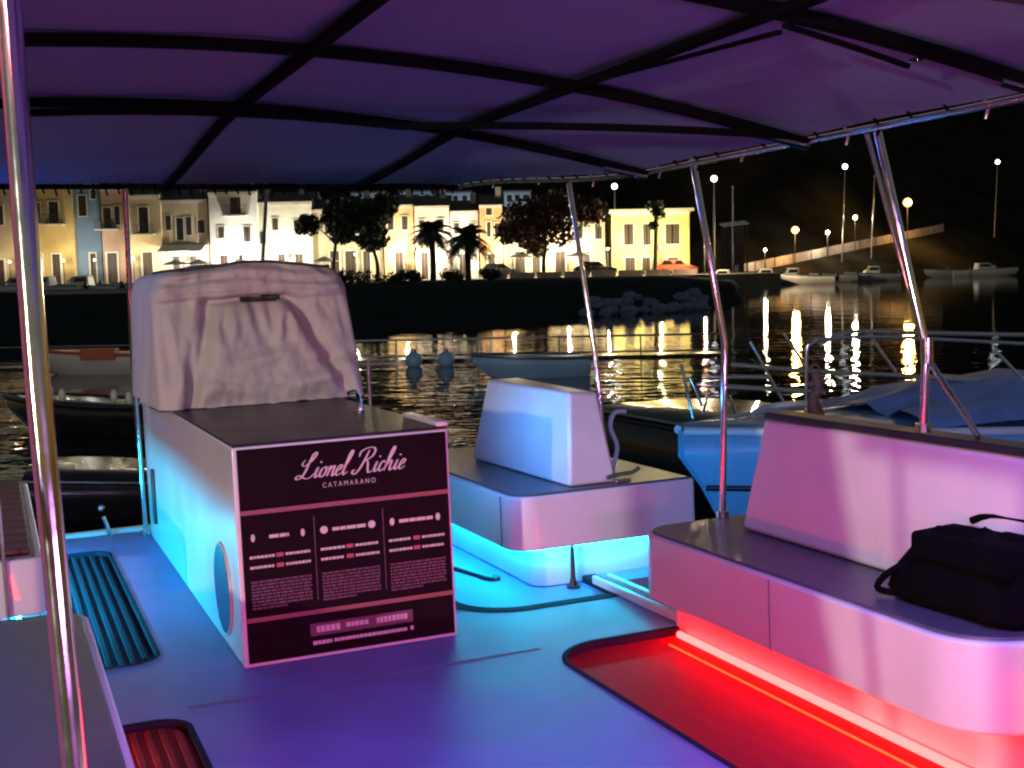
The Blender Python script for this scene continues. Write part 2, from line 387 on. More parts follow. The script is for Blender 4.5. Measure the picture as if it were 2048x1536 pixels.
house(958, 1004, 410, 130.6, (.60, .34, .17), 'narrow tall orange house right of the palms', [(972, 984, 416, 430, 's'), (974, 982, 444, 474, 's'), (990, 1000, 446, 474, 's')], [(976, 990, 508)])
house(1006, 1210, 432, 131.2, (.60, .48, .33), 'long low house with lit ground floor behind the reddish tree', [(1030, 1046, 452, 478, 's'), (1150, 1166, 452, 478, 's'), (1190, 1204, 452, 478, 's')], [(1030, 1050, 503), (1064, 1080, 503), (1110, 1130, 503), (1160, 1180, 503)])
house(1226, 1379, 424, 129, (.66, .55, .25), 'yellow villa with a flat pale roof slab at the right end of the quay', [(1248, 1267, 448, 490, 's'), (1286, 1302, 448, 490, 's'), (1331, 1359, 448, 488, 's')], [(1250, 1270, 515), (1284, 1300, 515), (1336, 1356, 515)], roof='flat', name='yellow_villa')
# pale houses higher up behind the first row
for i, (p0, p1, q0, q1, D, lab) in enumerate([(702, 770, 387, 408, 150, 'bluish white house up the slope above the big dark tree'), (800, 868, 384, 408, 152, 'bluish white house up the slope above the left palm'),
        (880, 942, 386, 412, 150, 'bluish white house up the slope above the right palm'), (1008, 1062, 384, 430, 149, 'bluish house up the slope left of the reddish tree crown'), (330, 400, 380, 404, 150, 'pale house up the slope behind the tan house')]):
    a, b = at(p0, q0, D), at(p1, q1, D)
    r = Root('hill_house', lab, 'house', ((a.x + b.x) / 2, D, b.z - 3), group='pale houses up the slope')
    r.part('wall', MB().box(a.x, b.x, D, D + 6, b.z - 6, a.z), paint((.36, .44, .60)))
    w = b.x - a.x
    for k in range(3):
        x = a.x + w * (.2 + .3 * k); win(r, x - .3, x + .3, a.z - 1.2, a.z - .35, D, False)
    r.part('roof', MB().box(a.x - .2, b.x + .2, D - .3, D + 6, a.z + .01, a.z + .2), M['roof'])

# ------------------------------------------------------------------ street lamps
def street_lamp(name, p, h, label, group, power, col, lm, globe=.07, arm=0):
    power *= (.75 if p[0] < -36 else 1.4 if p[0] < -14 else 2.1) if lm == 'lamp_white' and name == 'street_lamp' else 2.4
    r = Root(name, label, 'lamp', p, group=group)
    x, y, z = p
    r.part('post', MB().tube([(x, y, z - .3), (x, y, z + .6), (x, y, z + h - .15)], [.09, .06, .045], 8), M['iron'])
    r.part('bracket', MB().cyl((x, y, z + h - .2), (x, y, z + h - .12), .11, 8), M['iron'])
    r.part('globe', MB().ball((x, y, z + h), globe, 10, 8), M[lm])
    if power:
        L = bpy.data.lights.new('lamp_light', 'POINT'); L.energy = power; L.color = col; L.shadow_soft_size = globe
        lo = bpy.data.objects.new('lamp_light', L); COL.objects.link(lo); lo.parent = r.o; lo.location = (0, -globe * 1.6, h)
    return r
for px, lab, pw, c in [(20, 'street lamp at the far left behind the thick steel pole', 900, (1, .8, .5)), (128, 'street lamp in front of the tan yellow house', 1100, (1, .84, .5)), (190, 'street lamp in front of the narrow blue house', 900, (1, .95, .8)),
        (268, 'street lamp in front of the cream house', 900, (1, .82, .5)), (368, 'street lamp in front of the tan house with white shopfront', 1700, (1, .93, .76)), (476, 'street lamp in front of the tall white house', 1700, (1, .93, .8)),
        (575, 'street lamp in front of the low white gabled house', 1700, (1, .92, .68)), (712, 'street lamp under the big dark tree', 900, (1, .86, .55)), (812, 'street lamp between the big dark tree and the left palm', 2000, (1, .84, .5)), (905, 'street lamp between the two palms', 1500, (1, .9, .68)),
        (1026, 'street lamp between the right palm and the reddish tree', 1900, (1, .82, .45)), (1136, 'street lamp right of the reddish tree trunk', 1900, (1, .9, .66)), (1216, 'street lamp left of the yellow villa', 1500, (1, .84, .45)), (1322, 'street lamp in front of the yellow villa', 1700, (1, .86, .4)), (1410, 'street lamp right of the yellow villa', 2600, (1, .7, .4))]:
    p = at(px, 540, 129.1 if px < 1215 else 126.6 if px < 1400 else 119.5); street_lamp('street_lamp', (p.x, p.y, GZ), 2.7, lab, 'street lamps along the far quay', pw, c, 'lamp_white')
for px, py, lab, pw, lm, g in [(1530, 500, 'low pale lamp where the hillside road begins', 250, 'lamp_white', .22), (1590, 460, 'orange glowing lamp, second along the hillside road from the villa', 1500, 'lamp_warm', .3), (1655, 465, 'pale lamp right of the orange glowing lamp on the hillside road', 700, 'lamp_white', .3),
        (1710, 435, 'white lamp on the hillside road left of the bent canopy pole', 700, 'lamp_white', .32), (1815, 405, 'big yellow orange lamp highest on the hillside road, beside the bent canopy pole', 2200, 'lamp_warm', .42)]:
    k = (px - 1024) / 2500; D = (150 - 29.7) / (1 - 1.1 * k) - 2.5; x = at(px, py, D).x; z = at(px, py, D).z; zr = road_Z(x)
    street_lamp('road_lamp', (x, D, zr), z - zr, lab, 'lamps along the hillside road', pw, (1, .55, .16) if lm == 'lamp_warm' else (1, .8, .55), lm, g * (1.6 if lm == 'lamp_warm' else 1.0))
for px, lab in [(735, 'added tall cool lamp hidden behind the peach house roof'), (835, 'added tall cool lamp hidden behind the pinkish house roof'), (930, 'added tall cool lamp hidden behind the pale grey white house roof'), (1040, 'added tall cool lamp hidden behind the long low house')]:  # lamps added behind the roofs to brighten the houses up the slope
    p = at(px, 540, 145.5); street_lamp('added_tall_lamp', (p.x, 145.5, GZ), 6.2, lab, 'added tall lamps hidden behind the first row of houses', 260, (.65, .82, 1), 'lamp_cool')
def parasol(px, D, label):
    x = at(px, 540, D).x; r = Root('cafe_parasol', label, 'parasol', (x, D, GZ), group='cafe parasols on the quay')
    r.part('pole', MB().tube([(x, D, GZ), (x, D, GZ + 2.3)], .04, 6), M['iron'])
    n = 8; mb = MB(); mb.add([(x + 1.5 * math.cos(2 * math.pi * k / n), D + 1.5 * math.sin(2 * math.pi * k / n), GZ + 2.0) for k in range(n)] + [(x, D, GZ + 2.55)], [(k, (k + 1) % n, n) for k in range(n)]); r.part('canopy', mb, M['awning'])
    tb = MB().cyl((x, D - .6, GZ + .7), (x, D - .6, GZ + .74), .45); Root('cafe_table', 'small round table under the ' + label, 'table', (x, D - .6, GZ), mesh=tb.tube([(x, D - .6, GZ), (x, D - .6, GZ + .7)], .05, 6), material=M['iron'], group='cafe tables on the quay')
for px, lab in [(352, 'pale parasol before the white lit shopfront'), (398, 'pale parasol between tan house and tall white house'), (650, 'pale parasol below the big dark tree'), (1042, 'pale parasol right of the right palm'), (1160, 'pale parasol right of the reddish tree trunk')]: parasol(px, 124.5, lab)
def car(px, D, col, label):
    x = at(px, 540, D).x; r = Root('parked_car', label, 'car', (x, D, GZ), group='cars parked along the quay'); z = GZ
    prof = [(-2.1, .35), (2.1, .35), (2.12, .75), (1.2, .95), (-1.9, .98), (-2.12, .8)]
    top = [(-1.75, .98), (1.0, .96), (.35, 1.45), (-1.2, 1.47)]
    def ext(p, y0, y1): return MB().add([(x + a, D + y0, z + b) for a, b in p] + [(x + a, D + y1, z + b) for a, b in p], [tuple(range(len(p))), tuple(range(len(p), 2 * len(p)))] + [(i, (i + 1) % len(p), len(p) + (i + 1) % len(p), len(p) + i) for i in range(len(p))])
    r.part('body', ext(prof, -.8, .8), col, bevel=.08); r.part('roof', ext(top, -.68, .68), col, bevel=.06)
    for (a, b) in ((-1.45, -.35), (-.25, .72)):
        r.part('window', MB().hexa([(x + a, D - .70, z + 1.02), (x + b, D - .70, z + 1.02), (x + b, D - .685, z + 1.02), (x + a, D - .685, z + 1.02), (x + a + .2, D - .695, z + 1.38), (x + b - .3, D - .695, z + 1.38), (x + b - .3, D - .68, z + 1.38), (x + a + .2, D - .68, z + 1.38)]), M['glass'])
    for wx_ in (-1.3, 1.3):
        for wy in (-.82, .62): r.part('wheel', MB().cyl((x + wx_, D + wy, z + .32), (x + wx_, D + wy + .2, z + .32), .32), M['black_plastic'])
for px, c, lab in [(548, 'boat_white', 'white car parked below the low white gabled house'), (1000, 'boat_grey', 'grey car parked between the right palm and the reddish tree'), (1190, 'dark_hull', 'dark car parked left of the yellow villa'), (1352, 'orange', 'red car parked in front of the yellow villa')]: car(px, 122.5, M[c], lab)
r = Root('quay_wall', 'low pinkish quay wall below the houses right of the palms', 'wall', (8, 119.5, GZ))
xa, xb = at(965, 540, 119.5).x, at(1400, 540, 119.5).x
for k in range(8):
    a = xa + (xb - xa) * k / 8; b = xa + (xb - xa) * (k + 1) / 8 - .25; r.part('wall_panel', MB().box(a, b, 119.5, 119.8, GZ - .1, GZ + .55), M['wall_stone'])
# parapet wall of the hillside road, in stone lengths
r = Root('parapet_wall', 'pale stone parapet climbing the hillside road under the orange lamps', 'wall', (27, 150, 0))
xs = [27 + 3.1 * i for i in range(14)]
for i, (xa, xb) in enumerate(zip(xs, xs[1:])):
    ya, yb, za, zb = road_D(xa), road_D(xb), road_Z(xa), road_Z(xb); xb -= .12
    mb = MB().hexa([(xa, ya, za - .6), (xb, yb, zb - .6), (xb, yb + .4, zb - .6), (xa, ya + .4, za - .6), (xa, ya, za + 1.0), (xb, yb, zb + 1.0), (xb, yb + .4, zb + 1.0), (xa, ya + .4, za + 1.0)])
    r.part('wall_panel', mb, M['wall_stone'])
# dim stone house on the hill, right
D = 236; a, b = at(1908, 402, D), at(1992, 444, D)
r = Root('stone_house', 'dim grey stone house on the dark hill at the far right', 'house', (a.x, D, b.z))
r.part('wall', MB().box(a.x, b.x, D, D + 7, b.z - 9, a.z), paint((.20, .20, .19)))
for k in range(4):
    x = a.x + (b.x - a.x) * (.14 + .24 * k); win(r, x - .5, x + .5, b.z + .6, b.z + 2.3, D, False)
r.part('roof', MB().add([(a.x - .4, D - .5, a.z), (b.x + .4, D - .5, a.z), (b.x + .4, D + 3.5, a.z + 1.6), (a.x - .4, D + 3.5, a.z + 1.6), (a.x - .4, D + 7.5, a.z), (b.x + .4, D + 7.5, a.z)], [(0, 1, 2, 3), (3, 2, 5, 4), (0, 3, 4), (1, 5, 2)]), M['roof'])
# shelter roof left of hillside road
D = 148; a = at(1447, 452, D); b = at(1498, 446, D)
r = Root('boat_shed', 'low shed with a thin pale roof between the yellow villa and the orange lamps', 'shed', (a.x, D, GZ))
r.part('roof', MB().hexa([(a.x, D, a.z - .12), (b.x, D, b.z - .12), (b.x, D + 3, b.z + .25), (a.x, D + 3, a.z + .25), (a.x, D, a.z), (b.x, D, b.z), (b.x, D + 3, b.z + .4), (a.x, D + 3, a.z + .4)]), M['awning'])
for x in (a.x + .2, b.x - .2):
    r.part('post', MB().box(x - .08, x + .08, D + .1, D + .26, GZ - 1, a.z - .13), M['iron'])
r.part('wall', MB().box(a.x + .1, b.x - .1, D + 2.6, D + 2.8, GZ - 1, a.z - .05), M['roof'])

# ------------------------------------------------------------------ trees
def leaf_cloud(centres, n, size, rnd):
    mb = MB()
    for _ in range(n):
        c, rad = rnd.choice(centres)
        d = Vector((rnd.gauss(0, 1), rnd.gauss(0, 1), rnd.gauss(0, 1))).normalized() * rad * (rnd.random() ** .45)
        p = Vector(c) + Vector((d.x, d.y * .8, d.z * .8)); s = size * rnd.uniform(.6, 1.4)
        a = Vector((rnd.gauss(0, 1), rnd.gauss(0, 1), rnd.gauss(0, 1))).normalized(); b = a.orthogonal().normalized(); e = a.cross(b)
        b, e = b * s, e * s * .55
        mb.add([p - b, p - b * .2 - e, p + b, p - b * .2 + e], [(0, 1, 2, 3)])
    return mb
def tree(px, D, py_top, wpx, label, leafm, trunks, seed, cat='tree', n=2600, squat=1.0, base_py=None):
    rnd = random.Random(seed); b = at(px, 560, D); x, z0 = b.x, 1.05
    top = at(px, py_top, D).z; wid = wpx / 2500 * D; h = top - z0
    r = Root('broadleaf_tree', label, cat, (x, D, z0))
    tb = MB(); cl = []
    for tx in trunks:
        bx = x + tx / 2500 * D
        q = [(bx, D, z0 - .3), (bx + rnd.uniform(-.1, .1), D, z0 + h * .2), (bx + (x - bx) * .15 + rnd.uniform(-.2, .2), D, z0 + h * .42)]
        tb.tube(smooth_path(q, 4), [.24 - .012 * i for i in range(9)], 8)
        for _ in range(6):
            e = Vector((x + rnd.uniform(-.42, .42) * wid, D + rnd.uniform(-.3, .3) * wid, z0 + h * rnd.uniform(.55, .88)))
            s_ = Vector(q[-1]); mid = s_.lerp(e, .5) + Vector((0, 0, h * .04))
            tb.tube(smooth_path([s_, mid, e], 3), [.12, .1, .08, .07, .05, .04, .03], 6)
            cl.append((e, wid * rnd.uniform(.13, .2)))
    for _ in range(11):
        a = rnd.uniform(0, 2 * math.pi); q = rnd.random() ** .5
        cl.append((Vector((x + math.cos(a) * q * wid * .4, D + rnd.uniform(-.3, .3) * wid, z0 + h * (.66 + math.sin(a) * q * .27 * squat))), wid * rnd.uniform(.1, .19)))
    r.part('trunk', tb, M['bark']); r.part('crown', leaf_cloud(cl, n, .28, rnd), M[leafm])
    return r
tree(692, 121, 378, 190, 'big dark twin trunked tree standing on the bank in front of the pale houses', 'leaf', (-22, 62), 3, n=9500)
tree(1095, 121, 388, 215, 'reddish leafed spreading tree left of the yellow villa', 'leaf_red', (-6,), 8, n=5200)
def palm(px, D, py_top, wpx, label, seed):
    rnd = random.Random(seed); x = at(px, 560, D).x; z0 = 1.05; top = at(px, py_top, D).z; R0 = wpx / 2500 * D / 2
    r = Root('palm_tree', label, 'palm tree', (x, D, z0), group='palms on the bank')
    zc = top - R0 * .75
    tb = MB(); tb.tube([(x, D, z0 - .3), (x + .05, D, z0 + 1), (x, D, zc)], [.34, .26, .3], 10); tb.ball((x, D, zc), .42, 8, 6)
    r.part('trunk', tb, M['bark'])
    for k in range(46):
        a = 2 * math.pi * k / 46 + rnd.uniform(-.15, .15); el = rnd.uniform(-.5, 1.2); L = R0 * rnd.uniform(.85, 1.15)
        f = MB(); pts = []
        for i in range(9):
            t = i / 8; q = L * t
            pts.append(Vector((x + math.cos(a) * q * math.cos(el), D + math.sin(a) * q * math.cos(el), zc + q * math.sin(el) - .55 * L * t * t)))
        for i in range(1, 9):
            d = (pts[i] - pts[i - 1]).normalized(); sd = d.cross(Vector((0, 0, 1))).normalized()
            for s_ in (-1, 1):
                for u in (0, .5):
                    p = pts[i - 1].lerp(pts[i], u); w = .85 * (1 - abs(i / 8 - .45)) 
                    tip = p + sd * s_ * w + d * .3 - Vector((0, 0, .18 * w * 2))
                    f.add([p - d * .09, p + d * .1, tip], [(0, 1, 2)])
        f.tube(pts, [.03 - .003 * i for i in range(9)], 4)
        r.part('frond', f, M['palm'])
palm(866, 113, 424, 100, 'slimmer left one of the two dark palms on the bank', 5)
palm(936, 110, 430, 118, 'bushier right one of the two dark palms on the bank', 6)
# slim dark tree in front of the villa
rnd = random.Random(31); D = 120; x = at(1312, 560, D).x; top = at(1312, 400, D).z
r = Root('slim_tree', 'slim dark bare tree trunk standing in front of the yellow villa', 'tree', (x, D, 1.0))
r.part('trunk', MB().tube(smooth_path([(x - .1, D, .7), (x, D, 4), (x + .1, D, top - 1)], 4), .2, 8), M['bark'])
r.part('crown', leaf_cloud([((x, D, top - .6), .9), ((x + .3, D, top - 1.3), .7), ((x - .2, D, top - 2.4), .5)], 420, .22, rnd), M['leaf'])
# shrubs along the bank's top
for i, (px, py, D, w, lab) in enumerate([(585, 566, 104, 1.4, 'low dark shrub on the bank left of the twin trunked tree'), (705, 566, 104, 1.8, 'wide dark shrub at the foot of the twin trunked tree'), (775, 572, 102, 1.5, 'dark shrub on the bank between the twin trunked tree and the left palm'),
        (820, 566, 103, 1.2, 'small round shrub left of the left palm'), (898, 570, 101, 1.2, 'shrub between the trunks of the two palms'), (985, 566, 102, 1.0, 'small shrub right of the right palm'), (530, 566, 104, 1.2, 'shrub on the bank behind the canvas cover')]):
    p = at(px, py, D); rnd = random.Random(50 + i)
    r = Root('shrub', lab, 'shrub', (p.x, D, 1.0), group='shrubs along the bank')
    cl = [(Vector((p.x + rnd.uniform(-w, w) * .6, D, 1.3 + rnd.uniform(0, .6))), w * .45) for _ in range(6)]
    r.part('foliage', leaf_cloud(cl, 420, .17, rnd), M['leaf']); r.part('stem', MB().tube([(p.x, D, .7), (p.x, D, 1.4)], .06, 6), M['bark'])
# rocks at the point
for i in range(34):
    rnd = random.Random(200 + i); x = 3.6 + i * .19 + rnd.uniform(-.2, .2); dy = rnd.uniform(-1.4, 3.2)
    p = Vector((x, lerp_tab(SHORE, x) + dy, max(.05, min(.62, (dy + 3) * .2 - .6)) + .12)); s_ = rnd.uniform(.2, .42)
    Root('boulder', 'bluish boulder in the heap of rocks at the tip of the dark bank', 'boulder', p, group='boulders at the tip of the bank', mesh=MB().ball(p, s_, 7, 5, (1.2, 1, .75), .22, rnd), material=M['rock'])

# ------------------------------------------------------------------ boats far and near
def hull_rings(L, B, H, n=9, rake=.35):
    rings = []
    for k in range(n):
        t = k / (n - 1); y = -L / 2 + L * t
        w = B / 2 * (1 - max(0, (t - .45) / .55) ** 2.2 * .97); sh = H * (1 + .35 * max(0, t - .3))
        keel = -.25 + (H * .75) * max(0, (t - .7) / .3) ** 2
        rings.append([(-w, y + rake * t * t, sh), (-w * .96, y + rake * t * t * .8, sh * .6), (-w * .75, y, keel * .5 + .05), (0, y, keel), (w * .75, y, keel * .5 + .05), (w * .96, y + rake * t * t * .8, sh * .6), (w, y + rake * t * t, sh)])
    return rings
def motorboat(name, label, loc, rz, L, B, H, hullm, group, cabin=True, cat='boat', cover=None, stripe=None, motor=True):
    r = Root(name, label, cat, (0, 0, 0), group=group)
    rg = hull_rings(L, B, H)
    mb = MB().loft(rg, caps=True, smooth=True); r.part('hull', mb, M[hullm])
    dk = MB(); top = [q[0] for q in rg] + [q[-1] for q in rg[::-1]]
    dk.add([(x * .97, y, z - .06) for x, y, z in top], [tuple(range(len(top)))]); r.part('deck', dk, M[cover or 'boat_white'])
    rail = MB().tube([q[0] for q in rg] , .04, 6).tube([q[-1] for q in rg], .04, 6); r.part('rub_rail', rail, M['steel_dull' if not stripe else stripe])
    if cabin:
        h = H + .05; c = r.part('cabin', MB().hexa([(-B * .3, -L * .12, h - .1), (B * .3, -L * .12, h - .1), (B * .22, L * .2, h - .1), (-B * .22, L * .2, h - .1), (-B * .27, -L * .1, h + .75), (B * .27, -L * .1, h + .75), (B * .18, L * .08, h + .75), (-B * .18, L * .08, h + .75)]), M['boat_white'], bevel=.05)
        for s_ in (-1, 1):
            r.part('window', MB().hexa([(s_ * B * .296, -L * .08, h + .3), (s_ * (B * .296 + .02), -L * .08, h + .3), (s_ * (B * .25 + .02), L * .1, h + .3), (s_ * B * .25, L * .1, h + .3), (s_ * B * .28, -L * .08, h + .62), (s_ * (B * .28 + .02), -L * .08, h + .62), (s_ * (B * .215 + .02), L * .07, h + .62), (s_ * B * .215, L * .07, h + .62)]), M['glass'], c)
        r.part('windscreen', MB().hexa([(-B * .2, L * .195, h + .25), (B * .2, L * .195, h + .25), (B * .2, L * .21, h + .25), (-B * .2, L * .21, h + .25), (-B * .17, L * .1, h + .68), (B * .17, L * .1, h + .68), (B * .17, L * .115, h + .68), (-B * .17, L * .115, h + .68)]), M['glass'], c)
    ob = MB().box(-.15, .15, -L / 2 - .3, -L / 2 - .02, H * .3, H + .3)
    if motor: r.part('outboard', ob, M['black_plastic'], bevel=.05)
    r.o.matrix_world = Matrix.Translation(Vector(loc)) @ Matrix.Rotation(rz, 4, 'Z')
    return r
G1 = 'small boats moored below the far quay'
for i, (px, D, rz, L, hm, cab, lab) in enumerate([(40, 100, 1.2, 6, 'boat_white', True, 'white cabin boat at the far left behind the thick steel pole'), (88, 98, 1.45, 6.5, 'boat_white', True, 'white cabin boat moored below the tan yellow house'), (128, 103, 1.7, 5.5, 'boat_grey', False, 'open grey boat between two white cabin boats on the left'),
        (166, 99, 1.5, 6, 'boat_white', True, 'white cabin boat below the narrow blue house'), (212, 102, 1.75, 5.5, 'pale_blue', False, 'open pale blue boat below the brownish pink house'), (300, 100, 1.5, 6, 'boat_white', False, 'open white boat left of the canvas cover, below the cream house')]):
    p = at(px, 560, D); motorboat('motorboat', lab, (p.x, D, .72 if D > 1 else 0), rz, L, 2.2, .8, hm, G1, cab)
p = at(190, 572, 78); motorboat('motorboat', 'long dark grey boat with pale stripe lying along the left bank', (p.x, 78, .9), 1.62, 9, 2.4, .5, 'boat_grey', G1, False)
G2 = 'boats below the hillside road'
for i, (px, D, rz, L, hm, cab, lab) in enumerate([(1446, 126, 1.3, 6, 'boat_white', True, 'white cabin boat just right of the yellow villa'), (1486, 128, 1.7, 6, 'boat_white', False, 'open white boat at the foot of the hillside road'), (1532, 127, 1.4, 6, 'pale_blue', True, 'pale blue cabin boat below the first hillside lamp'),
        (1584, 128, 1.6, 5.5, 'boat_white', True, 'small white cabin boat below the orange lamp'), (1620, 124, 1.2, 5, 'boat_white', False, 'white boat below the pale hillside lamp'), (1668, 132, 1.5, 4.5, 'boat_grey', False, 'small grey boat below the middle of the hillside road'), (1745, 134, 1.6, 5.5, 'boat_grey', True, 'dim grey cabin boat left of the bent canopy pole'),
        (1896, 150, 1.5, 5, 'boat_grey', False, 'dim low boat left of the lone white boat at right'), (1966, 150, -1.5, 8, 'boat_white', True, 'lone white boat with raised cabin at the far right water edge')]):
    p = at(px, 556, D); motorboat('motorboat', lab, (p.x, D, 0), rz, L, 2.2, .8, hm, G2, cab)
# light masts
for px, q0, q1, D, lit, lab in [(1428, 362, 480, 140, 1, 'thin mast with white top light just right of the leaning canopy pole'), (1465, 374, 445, 150, 0, 'short unlit mast right of the white lit one'), (1690, 337, 500, 165, 1, 'tall mast with white top light above the hillside road'), (1749, 352, 480, 170, 0, 'thin unlit mast left of the bent canopy pole'),
        (1995, 327, 450, 200, 1, 'mast with white top light at the far right on the dark hill'), (1229, 377, 425, 150, 1, 'mast with small white light above the yellow villa roof')]:
    t = at(px, q0, D); b = at(px - (8 if px > 1600 else 0), q1, D)
    r = Root('light_mast', lab, 'mast', b, group='masts with lights')
    r.part('pole', MB().tube([b - Vector((0, 0, 6)), t], [.13, .07], 8), M['steel_dull'])
    if lit: r.part('top_light', MB().ball(t + Vector((0, 0, .25)), .33, 10, 8), M['lamp_cool'])
    else: r.part('truck', MB().ball(t, .16, 8, 6), M['steel_dull'])

# floating pontoon and dinghies in the middle distance
D = 31
a, b = at(690, 705, D), at(1460, 740, D - 1)
r = Root('floating_boom', 'thin floating walkway with pale pipe rails across the dark water', 'pontoon', ((a.x + b.x) / 2, D, 0))
fl = MB().box(a.x - 9, b.x, D, D + .7, -.2, .06); r.part('float', fl, M['dark_hull'])
for z in (.16, .56): r.part('rail', MB().tube([(a.x - 9, D + .1, z), (b.x, D + .1, z - .02)], .028, 6), M['steel_dull'])
for k in range(10):
    x = a.x - 8.9 + (b.x - a.x + 8.9) * k / 9; r.part('stanchion', MB().tube([(x, D + .1, .02), (x, D + .1, .58)], .022, 6), M['steel_dull'])
for px, lab in ((828, 'left one of two pale blue mooring buoys on the floating walkway'), (892, 'right one of two pale blue mooring buoys on the floating walkway')):
    p = at(px, 728, 29.6); p.z = .14
    r = Root('mooring_buoy', lab, 'buoy', (p.x, p.y, 0), group='pale blue buoys')
    r.part('float', MB().ball(p, .21, 14, 10), M['pale_blue']); r.part('eye', MB().tube([p + Vector((0, 0, .17)), p + Vector((0, 0, .28))], .06, 8), M['steel_dull'])
p = at(1075, 762, 26); motorboat('dinghy', 'pale blue dinghy floating just behind the centre backrest', (p.x, 26.2, 0), 1.75, 2.1, 1.0, .40, 'pale_blue', None, False, 'dinghy', motor=False)
p = at(235, 742, 30); motorboat('dinghy', 'white dinghy with an orange band lying left of the canvas cover', (p.x, 29.5, 0), 1.5, 3.0, 1.3, .46, 'boat_white', None, False, 'dinghy', stripe='orange')
q = at(200, 718, 28.8); Root('equipment_box', 'orange box on the white dinghy left of the canvas cover', 'box', (q.x, 28.8, .3), mesh=MB().box(q.x - .45, q.x + .35, 28.75, 29.1, .36, .62), material=M['orange'], bevel=.02)
p = at(180, 840, 18.5); motorboat('dinghy', 'black inflatable dinghy in the dark water at left', (p.x, 18.5, 0), 1.3, 2.2, 1.1, .42, 'dark_hull', None, False, 'dinghy', cover='dark_deck', stripe='dark_hull')
for i, (px, py) in enumerate([(100, 785), (124, 790), (228, 792), (258, 796)]):
    c = at(px, py, 18.0)
    Root('boat_fender', ('leftmost', 'second from left', 'third from left', 'rightmost')[i] + ' of four small white fenders on the black inflatable dinghy', 'fender', c, group='white fenders on the black dinghy', mesh=MB().ball(c, .055, 8, 6, (1, 1, 1.8)), material=M['boat_white'])

# ------------------------------------------------------------------ the neighbouring motor yacht on the right (bow towards us)
def yacht():
    D0 = 9.6
    bow = at(1362, 868, D0); r = Root('moored_motorboat', 'light blue hulled motorboat with blue tarpaulin moored at right beyond the bench', 'boat', (bow.x, bow.y, 0))
    ax = Vector((.93, .36, 0)).normalized(); sd = Vector((-ax.y, ax.x, 0))
    zs = bow.z + .02; rings = []; N = 14
    for k in range(N):
        t = k / (N - 1); l = 7.5 * t; w = 1.35 * (1 - (1 - min(1, t / .55)) ** 2.0) + .05; z = zs - .10 * t
        c = Vector((bow.x, bow.y, 0)) + ax * l; st = -.55 * max(0, 1 - t / .3)
        rings.append([c - sd * w + Vector((0, 0, z)), c - sd * w * .98 + Vector((0, 0, z * .8)) , c - sd * w * .86 - ax * st * .35 + Vector((0, 0, z * .55)), c - sd * w * .6 - ax * st * .7 + Vector((0, 0, z * .25)), c - ax * st + Vector((0, 0, -.1)), c + sd * w * .6 - ax * st * .7 + Vector((0, 0, z * .25)), c + sd * w * .86 - ax * st * .35 + Vector((0, 0, z * .55)), c + sd * w * .98 + Vector((0, 0, z * .8)), c + sd * w + Vector((0, 0, z))])
    r.part('hull', MB().loft(rings), M['boat_blue'])
    dk = MB(); dk.loft([[g[0], g[0].lerp(g[-1], .25) + Vector((0, 0, .05)), g[0].lerp(g[-1], .5) + Vector((0, 0, .07)), g[0].lerp(g[-1], .75) + Vector((0, 0, .05)), g[-1]] for g in rings], caps=False, closed=False); r.part('deck', dk, M['boat_blue'])
    r.part('rub_rail', MB().tube([g[0] + Vector((0, 0, .01)) for g in rings], .035, 8).tube([g[-1] + Vector((0, 0, .01)) for g in rings], .035, 8), M['boat_white'])
    r.part('dark_band', MB().tube([g[2] for g in rings], .028, 6), M['dark_hull'])
    # tarpaulin over the foredeck
    rnd = random.Random(9); tr = []
    for k in range(3, N):
        g = rings[k]; row = []
        for j in range(13):
            u = j / 12; p = g[0].lerp(g[-1], .06 + .88 * u)
            p = p + Vector((0, 0, .06 + .26 * math.sin(math.pi * u) ** .8 * min(1, (k - 2.6) / 2) + .035 * math.sin(k * 1.7 + j * 1.3) + rnd.uniform(-.02, .02))); row.append(p)
        tr.append(row)
    r.part('tarpaulin', MB().loft(tr, caps=False, closed=False), M['tarp'])
    # pulpit
    def pt(px, py, d=0): return at(px, py, D0 + .9 + d)
    rails = [[(1612, 832), (1613, 705), (1622, 688), (1650, 678), (1770, 674), (2060, 688)], [(1640, 690), (1700, 664), (1845, 666), (2060, 670)], [(1443, 774), (1609, 783)], [(1394, 769), (1560, 779), (1650, 785)], [(1462, 729), (1610, 741), (1795, 751), (1933, 762), (2060, 770)], [(1405, 754), (1536, 754)],
             [(1500, 683), (1568, 806)], [(1568, 668), (1614, 737)], [(1734, 663), (1792, 745)], [(1363, 729), (1386, 838)], [(1380, 757), (1405, 812)], [(1416, 784), (1406, 828)], [(1459, 790), (1478, 842)], [(1990, 700), (2055, 770)]]
    for k, pl in enumerate(rails):
        r.part('pulpit_rail', MB().tube(smooth_path([pt(x, y, .05 * (k % 4)) for x, y in pl], 5) if len(pl) > 2 else [pt(*pl[0]), pt(*pl[1])], .013 if k > 5 else .017, 8), M['steel'])
    r.part('bow_rail', MB().tube(smooth_path([at(1500, 838, D0 + .3), at(1520, 818, D0 + .4), at(1580, 808, D0 + .6), at(1640, 806, D0 + .8)], 5), .025, 8), M['boat_white'])
    return D0
yacht()
